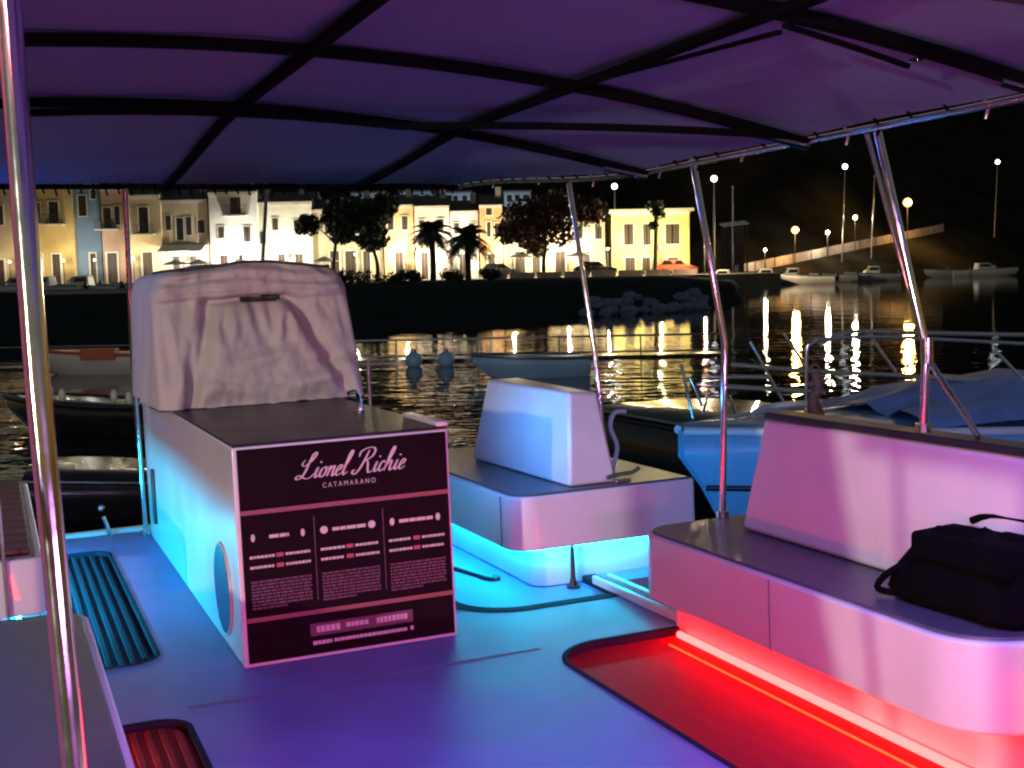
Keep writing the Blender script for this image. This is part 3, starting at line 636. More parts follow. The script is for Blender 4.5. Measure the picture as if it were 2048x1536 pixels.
# rusty anchor standing at the bow
D = 9.75; pts = [at(1632, 832, D), at(1626, 800, D), at(1638, 775, D), at(1630, 745, D)]
r = Root('anchor', 'rust red anchor standing upright at the bow rail behind the right backrest', 'anchor', pts[0])
r.part('shank', MB().tube(smooth_path(pts, 5), [.05 - .001 * i for i in range(16)], 8), M['rust'])
r.part('fluke', MB().hexa([at(1612, 832, D), at(1652, 834, D), at(1648, 834, D + .12), at(1616, 832, D + .12), at(1622, 800, D), at(1640, 802, D), at(1640, 802, D + .1), at(1622, 800, D + .1)]), M['rust'], bevel=.01)
r.part('stock', MB().tube([at(1618, 770, D), at(1650, 762, D)], .022, 8), M['rust'])
r.part('ring', MB().tube([at(1630 + 9 * math.cos(a), 738 + 9 * math.sin(a), D) for a in [k * math.pi / 8 for k in range(17)]], .009, 6), M['rust'])
# a dark hull behind the centre bench, and one at left
for nm, lab, P0, P1, dz in (('dark_boat', 'black boat hull with pale gunwale between centre backrest and blue motorboat', at(1150, 815, 12.5), at(1440, 866, 10.6), .0), ('dark_boat', 'black boat hull with pale gunwale beyond the left deck edge', at(40, 966, 11.2), at(345, 969, 11.6), .0)):
    r = Root(nm, lab, 'boat', (P0.x, P0.y, 0), group='black boats lying alongside')
    d = (P1 - P0); d.z = 0; d.normalize(); n_ = Vector((-d.y, d.x, 0))
    rg = []
    for k in range(9):
        t = k / 8; c = P0.lerp(P1, t) + Vector((0, 0, 0)); w = .9 * (1 - (2 * t - 1) ** 4 * .7)
        rg.append([c, c + n_ * .1 - Vector((0, 0, c.z * .6)), c + n_ * .4 - Vector((0, 0, c.z + .2)), c + n_ * (w + .4) - Vector((0, 0, c.z + .2)), c + n_ * (w + .8) - Vector((0, 0, c.z * .6)), c + n_ * (w + .9)])
    r.part('hull', MB().loft(rg), M['dark_hull'])
    r.part('gunwale', MB().tube([g[0] + Vector((0, 0, .01)) for g in rg], .016, 6), M['steel_dull'])
    r.part('deck', MB().loft([[g[0] - Vector((0, 0, .05)), g[-1] - Vector((0, 0, .05))] for g in rg], caps=False, closed=False), M['dark_deck'])

# ------------------------------------------------------------------ OUR BOAT: deck
RED = rrect(2.12, 2.80, .6, 4.86, (.05, .05, .05, .26)); CYA = rrect(2.06, 2.83, 5.57, 8.0, (.28, .08, .1, .1))
LM1 = rrect(.02, .575, 5.60, 8.25, (.05, .12, .12, .05)); LM2 = rrect(.02, .565, 1.0, 4.78, (.05, .05, .12, .05))
OUT = [(-.9, -3), (3.35, -3), (3.35, 4.98), (2.92, 4.98), (2.92, 5.78), (3.6, 5.78), (3.6, 8.85), (-.9, 8.85)]
def tri_fill(loops):
    vs, ed = [], []
    for lp in loops:
        o = len(vs); vs += [Vector(p) for p in lp]; ed += [(o + i, o + (i + 1) % len(lp)) for i in range(len(lp))]
    v, e, f, *_ = delaunay_2d_cdt(vs, ed, [], 1, 1e-5)
    def inside(p, lp):
        c = False; n = len(lp)
        for i in range(n):
            a, b = lp[i], lp[i - 1]
            if (a[1] > p.y) != (b[1] > p.y) and p.x < (b[0] - a[0]) * (p.y - a[1]) / (b[1] - a[1]) + a[0]: c = not c
        return c
    keep = [t for t in f if (lambda q: inside(q, loops[0]) and not any(inside(q, h) for h in loops[1:]))((v[t[0]] + v[t[1]] + v[t[2]]) / 3)]
    return v, keep
mb = MB(); v, f = tri_fill([OUT, RED, CYA, LM1, LM2]); mb.add([(p.x, p.y, 0) for p in v], f)
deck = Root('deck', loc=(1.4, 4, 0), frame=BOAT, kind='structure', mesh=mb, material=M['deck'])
sk = MB(); n = len(OUT); sk.add([(x, y, .0) for x, y in OUT] + [(x, y, -.55) for x, y in OUT], [(i, (i + 1) % n, n + (i + 1) % n, n + i) for i in range(n)])
deck.part('hull_side', sk, M['gelcoat_old'])
deck.part('toe_rail', MB().box(-.6, 3.5, 8.78, 8.84, .002, .035), M['gelcoat'], bevel=.008)
RD = .034
for lp, w_ in ((CYA, .075), (RED, .022), (LM1, .02), (LM2, .02)):
    ip = inset(lp, -w_); n = len(lp); t_ = MB()
    t_.add([(x, y, .004) for x, y in lp] + [(x, y, .004) for x, y in ip] + [(x, y, .0005) for x, y in lp] + [(x, y, .0005) for x, y in ip], [q for k in range(n) for q in ((k, (k + 1) % n, n + (k + 1) % n, n + k), (2 * n + k, 3 * n + k, 3 * n + (k + 1) % n, 2 * n + (k + 1) % n), (n + k, n + (k + 1) % n, 3 * n + (k + 1) % n, 3 * n + k))])
    deck.part('dark_edge', t_, M['mat'])  # dark band laid round each footwell
for lp, fm in ((RED, 'red_lit_well'), (CYA, 'deck'), (LM1, 'mat'), (LM2, 'mat_red_lit')):
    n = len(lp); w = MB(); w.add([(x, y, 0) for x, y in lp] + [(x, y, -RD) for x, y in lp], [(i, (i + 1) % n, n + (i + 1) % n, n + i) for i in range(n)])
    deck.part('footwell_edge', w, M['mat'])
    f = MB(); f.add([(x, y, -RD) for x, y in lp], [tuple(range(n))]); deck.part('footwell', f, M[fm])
deck.part('seam', MB().box(.60, 2.10, 4.885, 4.893, .0005, .0025), M['seam'])
for lp, mm, lab in ((LM1, 'mat', 'dark ribbed rubber mat in the blue lit footwell beside the left bench'), (LM2, 'mat_red_lit', 'dark ribbed rubber mat with painted red light in the footwell at the lower left')):
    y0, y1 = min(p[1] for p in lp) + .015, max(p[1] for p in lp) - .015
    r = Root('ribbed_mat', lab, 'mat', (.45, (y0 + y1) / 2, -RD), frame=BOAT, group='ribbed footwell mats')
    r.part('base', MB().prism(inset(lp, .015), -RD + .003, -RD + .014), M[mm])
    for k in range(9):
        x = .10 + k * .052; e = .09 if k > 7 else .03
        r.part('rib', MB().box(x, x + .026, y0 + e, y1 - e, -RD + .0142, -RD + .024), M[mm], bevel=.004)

# ------------------------------------------------------------------ benches
def led(root, name, pts, r, m, parent=None): return root.part(name, MB().tube(pts, r, 10), M[m], parent)
def bench(name, label, poly, toe, z0, z1, ledpts, ledm, zf=-RD, cush=None):
    c = poly[0]; r = Root(name, label, 'bench', (sum(p[0] for p in poly) / len(poly), sum(p[1] for p in poly) / len(poly), 0), frame=BOAT)
    r.part('base', MB().prism(toe, zf + .002, z0 - .001), M['gelcoat_old'], bevel=.01)
    r.part('seat_box', MB().prism(poly, z0, z1), M['gelcoat'], bevel=.012)
    r.part('seat_cushion', MB().prism(cush or inset(poly, .022), z1 - .02, z1 + .010), M['vinyl'], bevel=.01)
    if ledpts: led(r, 'light_strip', ledpts, .016 if ledm == 'led_red' else .012, ledm)
    return r
# right bench
PR = rrect(2.62, 3.32, 2.80, 4.97, (.26, .03, .03, .17)); TR = rrect(2.775, 3.28, 2.92, 4.93, (.1, .02, .02, .06))
rb = bench('right_bench', 'white bench with dark seat top over a red light strip, lower right', PR, TR, .16, .45, [(2.742, .7, -.012), (2.742, 4.80, -.012)], 'led_red')
bk = MB().hexa([(2.99, 2.0, .462), (3.20, 2.0, .462), (3.20, 4.66, .462), (2.99, 4.66, .462), (3.06, 2.0, .955), (3.17, 2.0, .955), (3.17, 4.56, .955), (3.06, 4.56, .955)])
rb.part('backrest', bk, M['gelcoat'], bevel=.02)
rb.part('backrest_cap', MB().hexa([(3.055, 2.0, .957), (3.175, 2.0, .957), (3.175, 4.57, .957), (3.055, 4.57, .957), (3.06, 2.0, .985), (3.17, 2.0, .985), (3.17, 4.56, .985), (3.06, 4.56, .985)]), M['black_plastic'], bevel=.006)
led(rb, 'reflection_line', [(2.655, .7, -.029), (2.655, 4.74, -.029)], .004, 'strip_reflection')  # glowing tube put in for the red strip's reflection on the floor
# bench section that runs on aft of the right bench
ra = bench('right_bench', 'aft length of white bench beyond the gap, outside the lower right corner', rrect(2.72, 3.32, -.6, 2.70, (.03, .03, .03, .03)), rrect(2.82, 3.28, -.55, 2.66, (.02, .02, .02, .02)), .16, .45, None, None, zf=0)
# centre bench
PC = rrect(2.36, 3.42, 5.76, 7.75, (.14, .03, .03, .05)); TC = rrect(2.56, 3.30, 5.98, 7.7, (.1, .03, .03, .03))
cb = bench('centre_bench', 'white bench lit pink in front and cyan underneath, right of the menu counter', PC, TC, .22, .50, [(2.50, 7.6, .185), (2.50, 6.03, .185), (2.53, 5.945, .185), (2.60, 5.925, .185), (3.28, 5.925, .185)], 'led_cyan')
cb.part('backrest', MB().hexa([(2.72, 5.86, .512), (3.00, 5.86, .512), (3.00, 7.12, .512), (2.68, 7.18, .512), (2.77, 5.93, 1.0), (2.94, 5.93, .99), (2.94, 7.0, 1.01), (2.74, 7.02, 1.01)]), M['gelcoat_old'], bevel=.02)
cb.part('seam', MB().box(2.355, 2.3585, 5.93, 5.936, .225, .49), M['seam']); cb.part('seam', MB().box(2.3565, 2.3590, 6.75, 6.756, .225, .49), M['seam'])
rb.part('seam', MB().box(2.6165, 2.6195, 3.90, 3.905, .165, .44), M['seam'])
# left benches
PL1 = rrect(-.75, .25, -.5, 4.83, (.03, .03, .12, .03)); TL1 = rrect(-.72, .05, -.45, 4.75, (.02, .02, .08, .02))
lb1 = bench('left_bench', 'dark topped bench in the lower left corner behind the thick steel pole', PL1, TL1, .16, .45, [(.085, -.4, .0), (.085, 4.70, .0)], 'led_red')
PL2 = rrect(-.75, .14, 5.95, 8.5, (.03, .06, .06, .03)); TL2 = rrect(-.72, -.02, 6.0, 8.4, (.02, .05, .05, .02))
lb2 = bench('left_bench', 'far left bench with pink lit end and dark reddish slatted top', PL2, TL2, .19, .45, [(.02, 6.02, .12), (.02, 8.35, .12)], 'led_cyan_far', cush=inset(PL2, .03))
led(lb2, 'added_red_light', [(-.70, 6.0, .56), (-.70, 7.6, .56)], .006, 'led_red')  # unseen red strip added to give the slatted top its glow
for k in range(12):
    y = 6.02 + k * .2; lb2.part('slat', MB().box(-.70, .09, y, y + .17, .462, .485), M['teak'], bevel=.006)
Root('thin_rod', 'thin upright rod at the end of the far left bench', 'rod', (-.02, 5.93, 0), frame=BOAT, mesh=MB().tube([(-.02, 5.93, 0), (-.03, 5.94, .95)], .008, 8), material=M['steel_dull'])
# stern settee behind the viewer, with the pink strip that lights the fronts
sb = bench('stern_bench', 'white bench across the stern behind the camera with a pink light strip', rrect(-.7, 3.3, -2.9, -1.9, (.03, .03, .1, .1)), rrect(-.6, 3.2, -2.9, -2.05, (.02, .02, .05, .05)), .16, .45, [(-.4, -2.0, .10), (3.1, -2.0, .10)], 'led_pink', zf=0)

# rails of the side gate between the benches
r = Root('gate_sill', 'double white sill rails between the right and centre benches', 'sill', (2.85, 5.3, 0), frame=BOAT)
for x in (2.80, 2.885): r.part('rail', MB().box(x, x + .028, 4.90, 5.80, .001, .045), M['gelcoat'], bevel=.008)
# black socket post by the centre bench
r = Root('table_socket', 'short black post with round foot on the deck before the centre bench', 'post', (2.74, 5.90, -RD), frame=BOAT)
r.part('foot', MB().tube([(2.74, 5.90, -RD), (2.74, 5.90, -RD + .015)], .036, 16), M['black_plastic']); r.part('shaft', MB().tube([(2.74, 5.90, -RD + .015), (2.74, 5.90, .03), (2.74, 5.90, .215)], [.022, .013, .010], 12), M['black_plastic'])
r = Root('boat_hook', 'dark boat hook lying on the deck left of the centre bench', 'boat hook', (2.2, 6.6, 0), frame=BOAT)
r.part('shaft', MB().tube([(2.16, 7.5, -.03), (2.40, 6.40, -.03)], .016, 8), M['black_plastic']); r.part('hook', MB().tube(smooth_path([(2.40, 6.40, -.03), (2.42, 6.30, -.03), (2.46, 6.28, -.03), (2.47, 6.34, -.03)], 4), .018, 8), M['black_plastic'])
# cleat on the centre bench, hose handle, far deck cleat
r = Root('mooring_cleat', 'small bright cleat on the edge of the centre bench', 'cleat', (3.02, 5.82, .51), frame=BOAT)
r.part('base', MB().box(2.97, 3.06, 5.81, 5.85, .511, .53), M['steel'], bevel=.006); r.part('horn', MB().tube(smooth_path([(2.92, 5.83, .545), (3.0, 5.83, .555), (3.08, 5.83, .56), (3.12, 5.83, .58)], 4), .012, 8), M['steel'])
r = Root('grab_handle', 'white curved handle right of the centre backrest', 'handle', (3.25, 6.4, .5), frame=BOAT)
r.part('loop', MB().tube(smooth_path([(3.22, 6.35, .50), (3.26, 6.35, .62), (3.22, 6.35, .74), (3.25, 6.35, .82), (3.32, 6.35, .82)], 5), .014, 8), M['boat_white'])
r = Root('mooring_cleat', 'small pale cleat standing at the far left deck edge', 'cleat', (.62, 8.72, 0), frame=BOAT)
r.part('stem', MB().tube(smooth_path([(.64, 8.72, .0), (.62, 8.72, .08), (.60, 8.72, .14)], 4), .014, 8), M['steel']); r.part('head', MB().ball((.59, 8.72, .2), .022, 10, 8), M['steel'])

# ------------------------------------------------------------------ menu counter
X0, X1, Y0, Y1, ZT = .889, 1.851, 5.257, 8.6, .95
co = Root('bar_counter', 'white counter with black menu board front, blue lit side and round porthole', 'counter', (1.37, 6.9, 0), frame=BOAT)
co.part('body', MB().box(X0, X1, Y0, Y1, .003, ZT), M['gelcoat'], bevel=.008)
co.part('counter_top', MB().box(X0 + .004, X1 - .004, Y0 + .004, Y1 - .3, ZT + .001, ZT + .012), M['counter'], bevel=.004)
co.part('porthole', MB().tube([(X0 + .01, 5.67, .265), (X0 - .012, 5.67, .265)], .20, 40), M['port'])
co.part('porthole_ring', MB().tube([(X0 - .004, 5.67 + .205 * math.cos(a), .265 + .205 * math.sin(a)) for a in [k * math.pi / 20 for k in range(41)]], .008, 6), M['gelcoat'])
co.part('corner_guard', MB().prism(rrect(1.80, 1.862, 5.255, 5.78, (.01, .02, .03, .02), 4), ZT + .013, ZT + .034), M['gelcoat'], bevel=.008)
co.part('latch', MB().box(X0 - .02, X0 + .001, 8.15, 8.22, .15, .5), M['black_plastic'], bevel=.005, label='dark hanging latch at the far end of the blue lit side')
SX0, SX1, SZ0, SZ1 = .908, 1.838, .022, .940
yb = Y0 - .008
sg = co.part('menu_board', MB().box(SX0, SX1, yb, Y0 - .0005, SZ0, SZ1), M['sign'], bevel=.002)
sw, sh = SX1 - SX0, SZ1 - SZ0
def su(u, v): return SX0 + u * sw, SZ1 - v * sh
def rects(lst, off=.0015):
    mb = MB()
    for (u0, u1, v0, v1) in lst:
        a, b = su(u0, v1), su(u1, v0); y = yb - off
        mb.add([(a[0], y, a[1]), (b[0], y, a[1]), (b[0], y, b[1]), (a[0], y, b[1])], [(0, 1, 2, 3)])
    return mb
for v0 in (.283, .786): co.part('stripe', rects([(0.0, 1.0, v0, v0 + .021)]), M['stripe'], sg)
co.part('divider', rects([(.333, .337, .34, .74), (.664, .668, .34, .74)]), M['print_dim'], sg)
rnd = random.Random(77)
def words(u0, u1, v0, h, wmin=.012, wmax=.04, gap=.008):
    out, u = [], u0
    while u < u1 - .006:
        w = min(rnd.uniform(wmin, wmax), u1 - u); out.append((u, u + w, v0, v0 + h)); u += w + gap
    return out
for k, c0 in enumerate((.03, .36, .69)):
    c1 = c0 + .28
    co.part('column_heading', rects(words((c0 + c1) / 2 - (.045, .08, .085)[k], (c0 + c1) / 2 + (.045, .08, .085)[k], .405, .016, .02, .05, .004)), M['print'], sg)
    ic = MB()
    for uu in (c0 + .02, c1 - .03):
        x, z = su(uu, .412); w = .011 if k != 1 else .017
        ic = MB(); ic.add([(x + w * math.cos(a) * (1 if k else .8), yb - .0015, z + .017 * math.sin(a)) for a in [i * math.pi / 6 for i in range(12)]], [tuple(range(12))])
        co.part("heading_icon", ic, M["print"], sg)
    w = []; rd = []
    for v in (.497, .545):
        w += words(c0, c0 + .115, v, .012, .008, .02, .003) + words(c0 + .165, c1, v, .012, .008, .02, .003); rd += [(c0 + .122, c0 + .155, v - .004, v + .015)]
    co.part('price_lines', rects(w), M['print'], sg, kind='stuff'); co.part('price_mark', rects(rd), M['print_red'], sg)
    pw = []
    for i in range(9): pw += words(c0, c1 - (.0 if i < 8 else .12), .615 + i * .0155, .009, .008, .035, .004)
    co.part('small_print', rects(pw), M['print_dim'], sg)
co.part('footer_plate', rects([(.29, .79, .852, .912)], .0012), M['print_dim'], sg)
co.part('footer_words', rects(words(.32, .44, .866, .03, .012, .022, .004) + words(.46, .57, .868, .022, .012, .022, .004) + words(.61, .77, .866, .028, .012, .022, .004), .003), M['print'], sg)
co.part('web_address', rects(words(.30, .39, .936, .018, .01, .02, .003) + words(.40, .76, .936, .016, .01, .02, .0025) + [(.775, .79, .932, .952)]), M['print'], sg)
# script lettering drawn with a broad pen
GL = {
 'L': (.62, [[(.02, .78), (-.06, .62), (.06, .52), (.26, .66), (.42, .92), (.40, 1.06), (.30, 1.0), (.24, .74), (.20, .36), (.10, .06), (-.06, -.02), (-.14, .06), (-.04, .14), (.12, .07), (.32, -.02), (.48, .02), (.58, .16)]]),
 'R': (.80, [[(.34, .96), (.28, .6), (.18, .2), (.04, -.02), (-.10, .02), (-.10, .14), (.0, .14)], [(-.02, .70), (-.02, .9), (.2, 1.04), (.48, 1.05), (.62, .9), (.56, .68), (.36, .54), (.28, .52)], [(.36, .53), (.46, .4), (.54, .14), (.64, -.02), (.78, .06)]]),
 'i': (.22, [[(0, .12), (.08, .42), (.05, .12), (.10, 0), (.22, .12)]]),
 'o': (.34, [[(.18, .42), (.06, .34), (.02, .14), (.10, 0), (.22, .06), (.26, .26), (.18, .42), (.26, .36), (.34, .36)]]),
 'n': (.36, [[(.0, .3), (.06, .42), (.05, .2), (.03, 0)], [(.04, .16), (.15, .38), (.24, .40), (.24, .16), (.27, 0), (.38, .12)]]),
 'e': (.30, [[(.02, .16), (.16, .24), (.22, .36), (.14, .43), (.05, .3), (.03, .12), (.12, 0), (.30, .12)]]),
 'l': (.24, [[(0, .14), (.14, .6), (.20, .92), (.14, 1.0), (.08, .8), (.05, .3), (.06, .06), (.12, 0), (.24, .12)]]),
 'c': (.28, [[(.22, .34), (.14, .43), (.05, .3), (.03, .12), (.12, 0), (.28, .12)]]),
 'h': (.42, [[(0, .14), (.14, .6), (.20, .92), (.14, 1.0), (.08, .8), (.04, .3), (.02, 0)], [(.04, .16), (.14, .38), (.24, .40), (.24, .14), (.28, 0), (.42, .12)]]),
}
def script(text, u, v, scale, slant=.42):
    mb = MB(); x = 0; base = su(u, v)
    for ch in text:
        if ch == ' ': x += .34; continue
        adv, strokes = GL[ch]
        if ch == 'i' or ch == 'j':
            strokes = strokes + [[(.12, .60), (.14, .66)]]
        for st in strokes:
            p = smooth_path([(a, b, 0) for a, b in st], 7); L, Rr = [], []
            for i, q in enumerate(p):
                d = (p[min(i + 1, len(p) - 1)] - p[max(0, i - 1)]).normalized(); nrm = Vector((-d.y, d.x, 0))
                w = .017 + .030 * abs(d.y) ** 1.5
                t = i / (len(p) - 1); w *= min(1, .5 + 3 * t, .5 + 3 * (1 - t))
                for lst, s_ in ((L, 1), (Rr, -1)):
                    k = q + nrm * w * s_; lst.append((base[0] + (x + k.x + slant * k.y) * scale * sw, yb - .002, base[1] + k.y * scale * sw))
            mb.loft([[a, b] for a, b in zip(L, Rr)], caps=False, closed=False, smooth=False)
        x += adv
    return mb, x
mbx, wx = script('Lionel Richie', .275, .160, .109)
co.part('script_lettering', mbx, M['print'], sg)
cu = bpy.data.curves.new('title_text', 'FONT'); cu.body = 'CATAMARANO'; cu.size = .030; cu.space_character = 1.5; cu.align_x = 'LEFT'
to = bpy.data.objects.new('title_text_src', cu); COL.objects.link(to); bpy.context.view_layer.update()
dg = bpy.context.evaluated_depsgraph_get(); me = bpy.data.meshes.new_from_object(to.evaluated_get(dg)); bpy.data.objects.remove(to)
ux, uz = su(.385, .212); mb = MB(); mb.add([(ux + v.co.x * .86, yb - .0018, uz + v.co.y) for v in me.vertices], [tuple(p.vertices) for p in me.polygons])
co.part('subtitle_lettering', mb, M['print'], sg)
# chrome hook on the counter top
r = Root('chrome_tap', 'small bent chrome tap standing on the counter top before the canvas cover', 'tap', (1.70, 6.15, ZT + .012), frame=BOAT)
r.part('spout', MB().tube(smooth_path([(1.70, 6.15, ZT + .012), (1.70, 6.15, ZT + .07), (1.68, 6.13, ZT + .12), (1.63, 6.10, ZT + .12)], 5), .012, 8), M['steel']); r.part('base', MB().cyl((1.70, 6.15, ZT + .0125), (1.70, 6.15, ZT + .025), .026), M['steel'])

# ------------------------------------------------------------------ canvas cover over the far end of the counter
def cover():
    rnd = random.Random(5)
    r = Root('canvas_cover', 'crumpled pale canvas cover standing on the far end of the counter', 'cover', (1.37, 7.6, ZT), frame=BOAT)
    sst = lambda a, b, t: (lambda q: q * q * (3 - 2 * q))(min(1, max(0, (t - a) / (b - a))))
    def seg(u, v, p, q, w):
        du, dv = q[0] - p[0], q[1] - p[1]; t = min(1, max(0, ((u - p[0]) * du + (v - p[1]) * dv) / (du * du + dv * dv)))
        return math.exp(-(((u - p[0] - t * du) ** 2 + (v - p[1] - t * dv) ** 2) / (w * w))) * (.35 + .65 * math.sin(math.pi * min(.98, max(.02, t))))
    FOLDS = [((-.04, .76), (.04, .48), .06, .035), ((.17, .76), (.10, .44), .06, .035), ((-.28, .36), (.32, .45), .05, .030), ((.28, .20), (.88, .34), .06, .035), ((-.42, .66), (-.18, .42), .06, .03),
             ((.42, .62), (.58, .32), .06, .03), ((-.66, .55), (-.70, .05), .06, .04), ((-.3, .70), (-.36, .5), .05, .03), ((.30, .66), (.26, .5), .05, .025), ((-.5, .22), (.1, .10), .05, .022), ((-.93, .75), (-.86, .25), .05, .03), ((.9, .72), (.93, .3), .05, .03)]
    def height(u, v):
        flap = 1 / (1 + math.exp(-(v - (.775 + .02 * u * u + .008 * math.sin(u * 8))) * 110))
        ul = -.45 - .33 * max(0, .76 - v); ur = .36 + .62 * max(0, .76 - v) ** .8
        dl, dr = u - ul, ur - u
        ins = sst(0, .16, dl) * sst(0, .16, dr) * sst(.0, .18, v) * sst(.80, .62, v)
        h = .075 * ins
        h -= (1 - flap) * (.040 * math.exp(-(dl / .05) ** 2) + .034 * math.exp(-(dr / .055) ** 2)); h += (1 - flap) * .028 * (math.exp(-((dl + .14) / .07) ** 2) + .6 * math.exp(-((dr + .14) / .08) ** 2))
        for p, q, w, d in FOLDS:
            h -= d * seg(u, v, p, q, w) * (1 - flap); h += d * .7 * seg(u - .07, v + .06, p, q, w) * (1 - flap)
        h += flap * (.06 + .010 * math.sin(v * 75 + 1.5 * math.sin(u * 3)) + .012 * noise.noise(Vector((u * 6, v * 16, 3.3))))
        h -= .06 * math.exp(-((u + .05) / .42) ** 6) * math.exp(-((v - .755) / .022) ** 2)
        h += .022 * noise.noise(Vector((u * 3.1, v * 4.2, 1.7))) + .012 * noise.noise(Vector((u * 7.5 + v * 2, v * 6.5, 5.1))) + .005 * noise.noise(Vector((u * 17, v * 14, 9.3)))
        return h * sst(1.0, .86, abs(u))
    rings = []; NV, NF = 84, 150
    for k in range(NV + 1):
        v = k / NV; z = ZT + .014 + .775 * v
        hx = .585 - .03 * v - .04 * max(0, v - .85) / .15; y_f = 7.03 + .20 * v ** 1.3; y_b = 8.45 - .15 * v
        if v > .95: q = (v - .95) / .05; hx -= .03 * q * q; y_f += .03 * q * q; y_b -= .05 * q * q
        cxm = 1.40 - .012 * v; ring = []
        zt = lambda u: (.030 * math.exp(-((u - .1) / .5) ** 2) - .012 * abs(u) + .012 * noise.noise(Vector((u * 3, 0, 2)))) * v * v + .010 * noise.noise(Vector((u * 7, 1, 8))) * (1 - v) ** 4
        for i in range(NF + 1):
            u = -1 + 2 * i / NF; c_ = max(0, (abs(u) - .88) / .12)
            ring.append((cxm + hx * (u if abs(u) < .88 else math.copysign(.88 + .12 * math.sin(c_ * math.pi / 2), u)), y_f + .07 * (1 - math.cos(c_ * math.pi / 2)) - height(u, v), z + zt(u)))
        yf = y_f + .07
        for i in range(1, 22):
            y = yf + (y_b - yf) * i / 21; ring.append((cxm + hx + .012 * math.sin(y * 15 + v * 9) * math.sin(math.pi * i / 21), y, z + zt(1)))
        for i in range(1, 20): ring.append((cxm + hx - 2 * hx * i / 20, y_b, z + zt(1)))
        for i in range(0, 21):
            y = y_b + (yf - y_b) * i / 21; ring.append((cxm - hx - .014 * math.sin(y * 13 + v * 7) * math.sin(math.pi * i / 21), y, z + zt(-1)))
        rings.append(ring)
    NU = len(rings[0])
    mb = MB().loft(rings, caps=False)
    top = rings[-1]; n = len(top); cz_ = sum(p[2] for p in top) / n + .03; c = (1.39, 7.8, cz_)
    inner = [((p[0] + c[0]) / 2, (p[1] + c[1]) / 2, cz_) for p in top]
    o = list(top) + inner + [c]
    mb.add(o, [(i, (i + 1) % n, n + (i + 1) % n, n + i) for i in range(n)] + [(n + i, n + (i + 1) % n, 2 * n) for i in range(n)], True)
    sh_ = r.part('canvas', mb, M['sheet'])
    r.part('piping', MB().tube([Vector(p) + Vector((0, -.004, .004)) for p in top if p[1] < 7.7], .010, 6), M['pipe'])
    r.part('bottom_band', MB().tube([Vector((p[0], p[1] - .004, p[2])) for p in rings[0] if p[1] < 7.5], .005, 6), M['pipe'])
    fs = []; n = NU
    for k in range(NV):
        for i in range(NU):
            q = [rings[k][i], rings[k][(i + 1) % n], rings[k + 1][(i + 1) % n], rings[k + 1][i]]
            if all(p[1] < 7.5 and 1.31 < p[0] < 1.55 and 1.540 < p[2] < 1.580 for p in q): fs.append(q)
    sl = MB()
    for q in fs: sl.add([(p[0], p[1] - .004, p[2]) for p in q], [(0, 1, 2, 3)])
    if fs: r.part('flap_shade', sl, M['pipe'])  # dark faces put in for the shade under the flap
    r.part('tie', MB().tube(smooth_path([(1.28, 7.20, 1.735), (1.30, 7.15, 1.70), (1.27, 7.14, 1.67), (1.29, 7.14, 1.64)], 5), .008, 6), M['sheet'])
cover()

# ------------------------------------------------------------------ bimini canopy
def can_z(X, Y):
    a = 2.4 - .053 * (X - .55) ** 2; b = 2.27 - .012 * max(0, X - .2)
    t = min(1, max(0, (Y - 5.3) / 2.8)); t = t * t * (3 - 2 * t); return a * (1 - t) + b * t
def can_pt(X, Y, dz=0): return Vector((X, Y, can_z(X, Y) + dz))
cn = Root('sun_canopy', 'dark mauve fabric canopy with black bows stretched over the deck', 'canopy', (1.4, 4, 2.2), frame=BOAT)
CX0, CX1, CYA, CYB = -.35, 2.99, -1.2, 8.05
rows = []
BOWS = [-.6, .9, 2.86, 4.12, 5.42]
for i in range(49):
    Y = CYA + (CYB - CYA) * i / 48; row = []
    nb = min(abs(Y - b) for b in BOWS + [8.05])
    for j in range(37):
        X = CX0 + (CX1 - CX0) * j / 36; sag = -.012 * min(1, nb / .5) * math.sin(math.pi * j / 36) + .004 * math.sin(X * 7 + Y * 5)
        row.append(can_pt(X, Y, sag + .03))
    rows.append(row)
cn.part('fabric', MB().loft(rows, caps=False, closed=False), M['canvas'])
def bow_path(Y): return [can_pt(CX0 + (CX1 - CX0) * j / 24, Y + .02 * math.sin(j / 24 * 3.1), -.0) for j in range(25)]
def strap(name, pts, w, m, t=.012):
    """a flat band under the fabric with a tube's depth"""
    pts = [Vector(p) for p in pts]; rings = []
    for i, p in enumerate(pts):
        d = (pts[min(i + 1, len(pts) - 1)] - pts[max(0, i - 1)]).normalized(); s_ = d.cross(Vector((0, 0, 1))).normalized() * w / 2; u = Vector((0, 0, t))
        rings.append([p - s_ + u, p - s_ * .9 - u, p + s_ * .9 - u, p + s_ + u])
    return cn.part(name, MB().loft(rings, smooth=False), m)
for b in BOWS:
    strap('bow', bow_path(b), .044, M['webbing'], .018)
strap('strap', [can_pt(1.04, CYA + (CYB - CYA) * k / 30, -.004) for k in range(31)], .047, M['webbing'])
strap('strap', [can_pt(2.0 + .26 * max(0, (CYA + (CYB - CYA) * k / 30 - 5.3) / 2.7), CYA + (CYB - CYA) * k / 30, -.004) for k in range(31)], .047, M['webbing'])
strap('brace', [can_pt(.17 + (2.78 - .17) * k / 12, 5.40 - (1.2 if k > 7 else 0) * ((k - 7) / 5) - .26 * k / 12, -.045) for k in range(13)], .04, M['webbing'], .014)
strap('brace', [can_pt(2.0 + .47 * k / 5, 2.84 + .07 * k / 5, -.045) for k in range(6)], .018, M['webbing'], .006)
strap('brace', [can_pt(2.03 - .1 * k / 5, 2.9 + .9 * k / 5, -.045) for k in range(6)], .014, M['webbing'], .006)
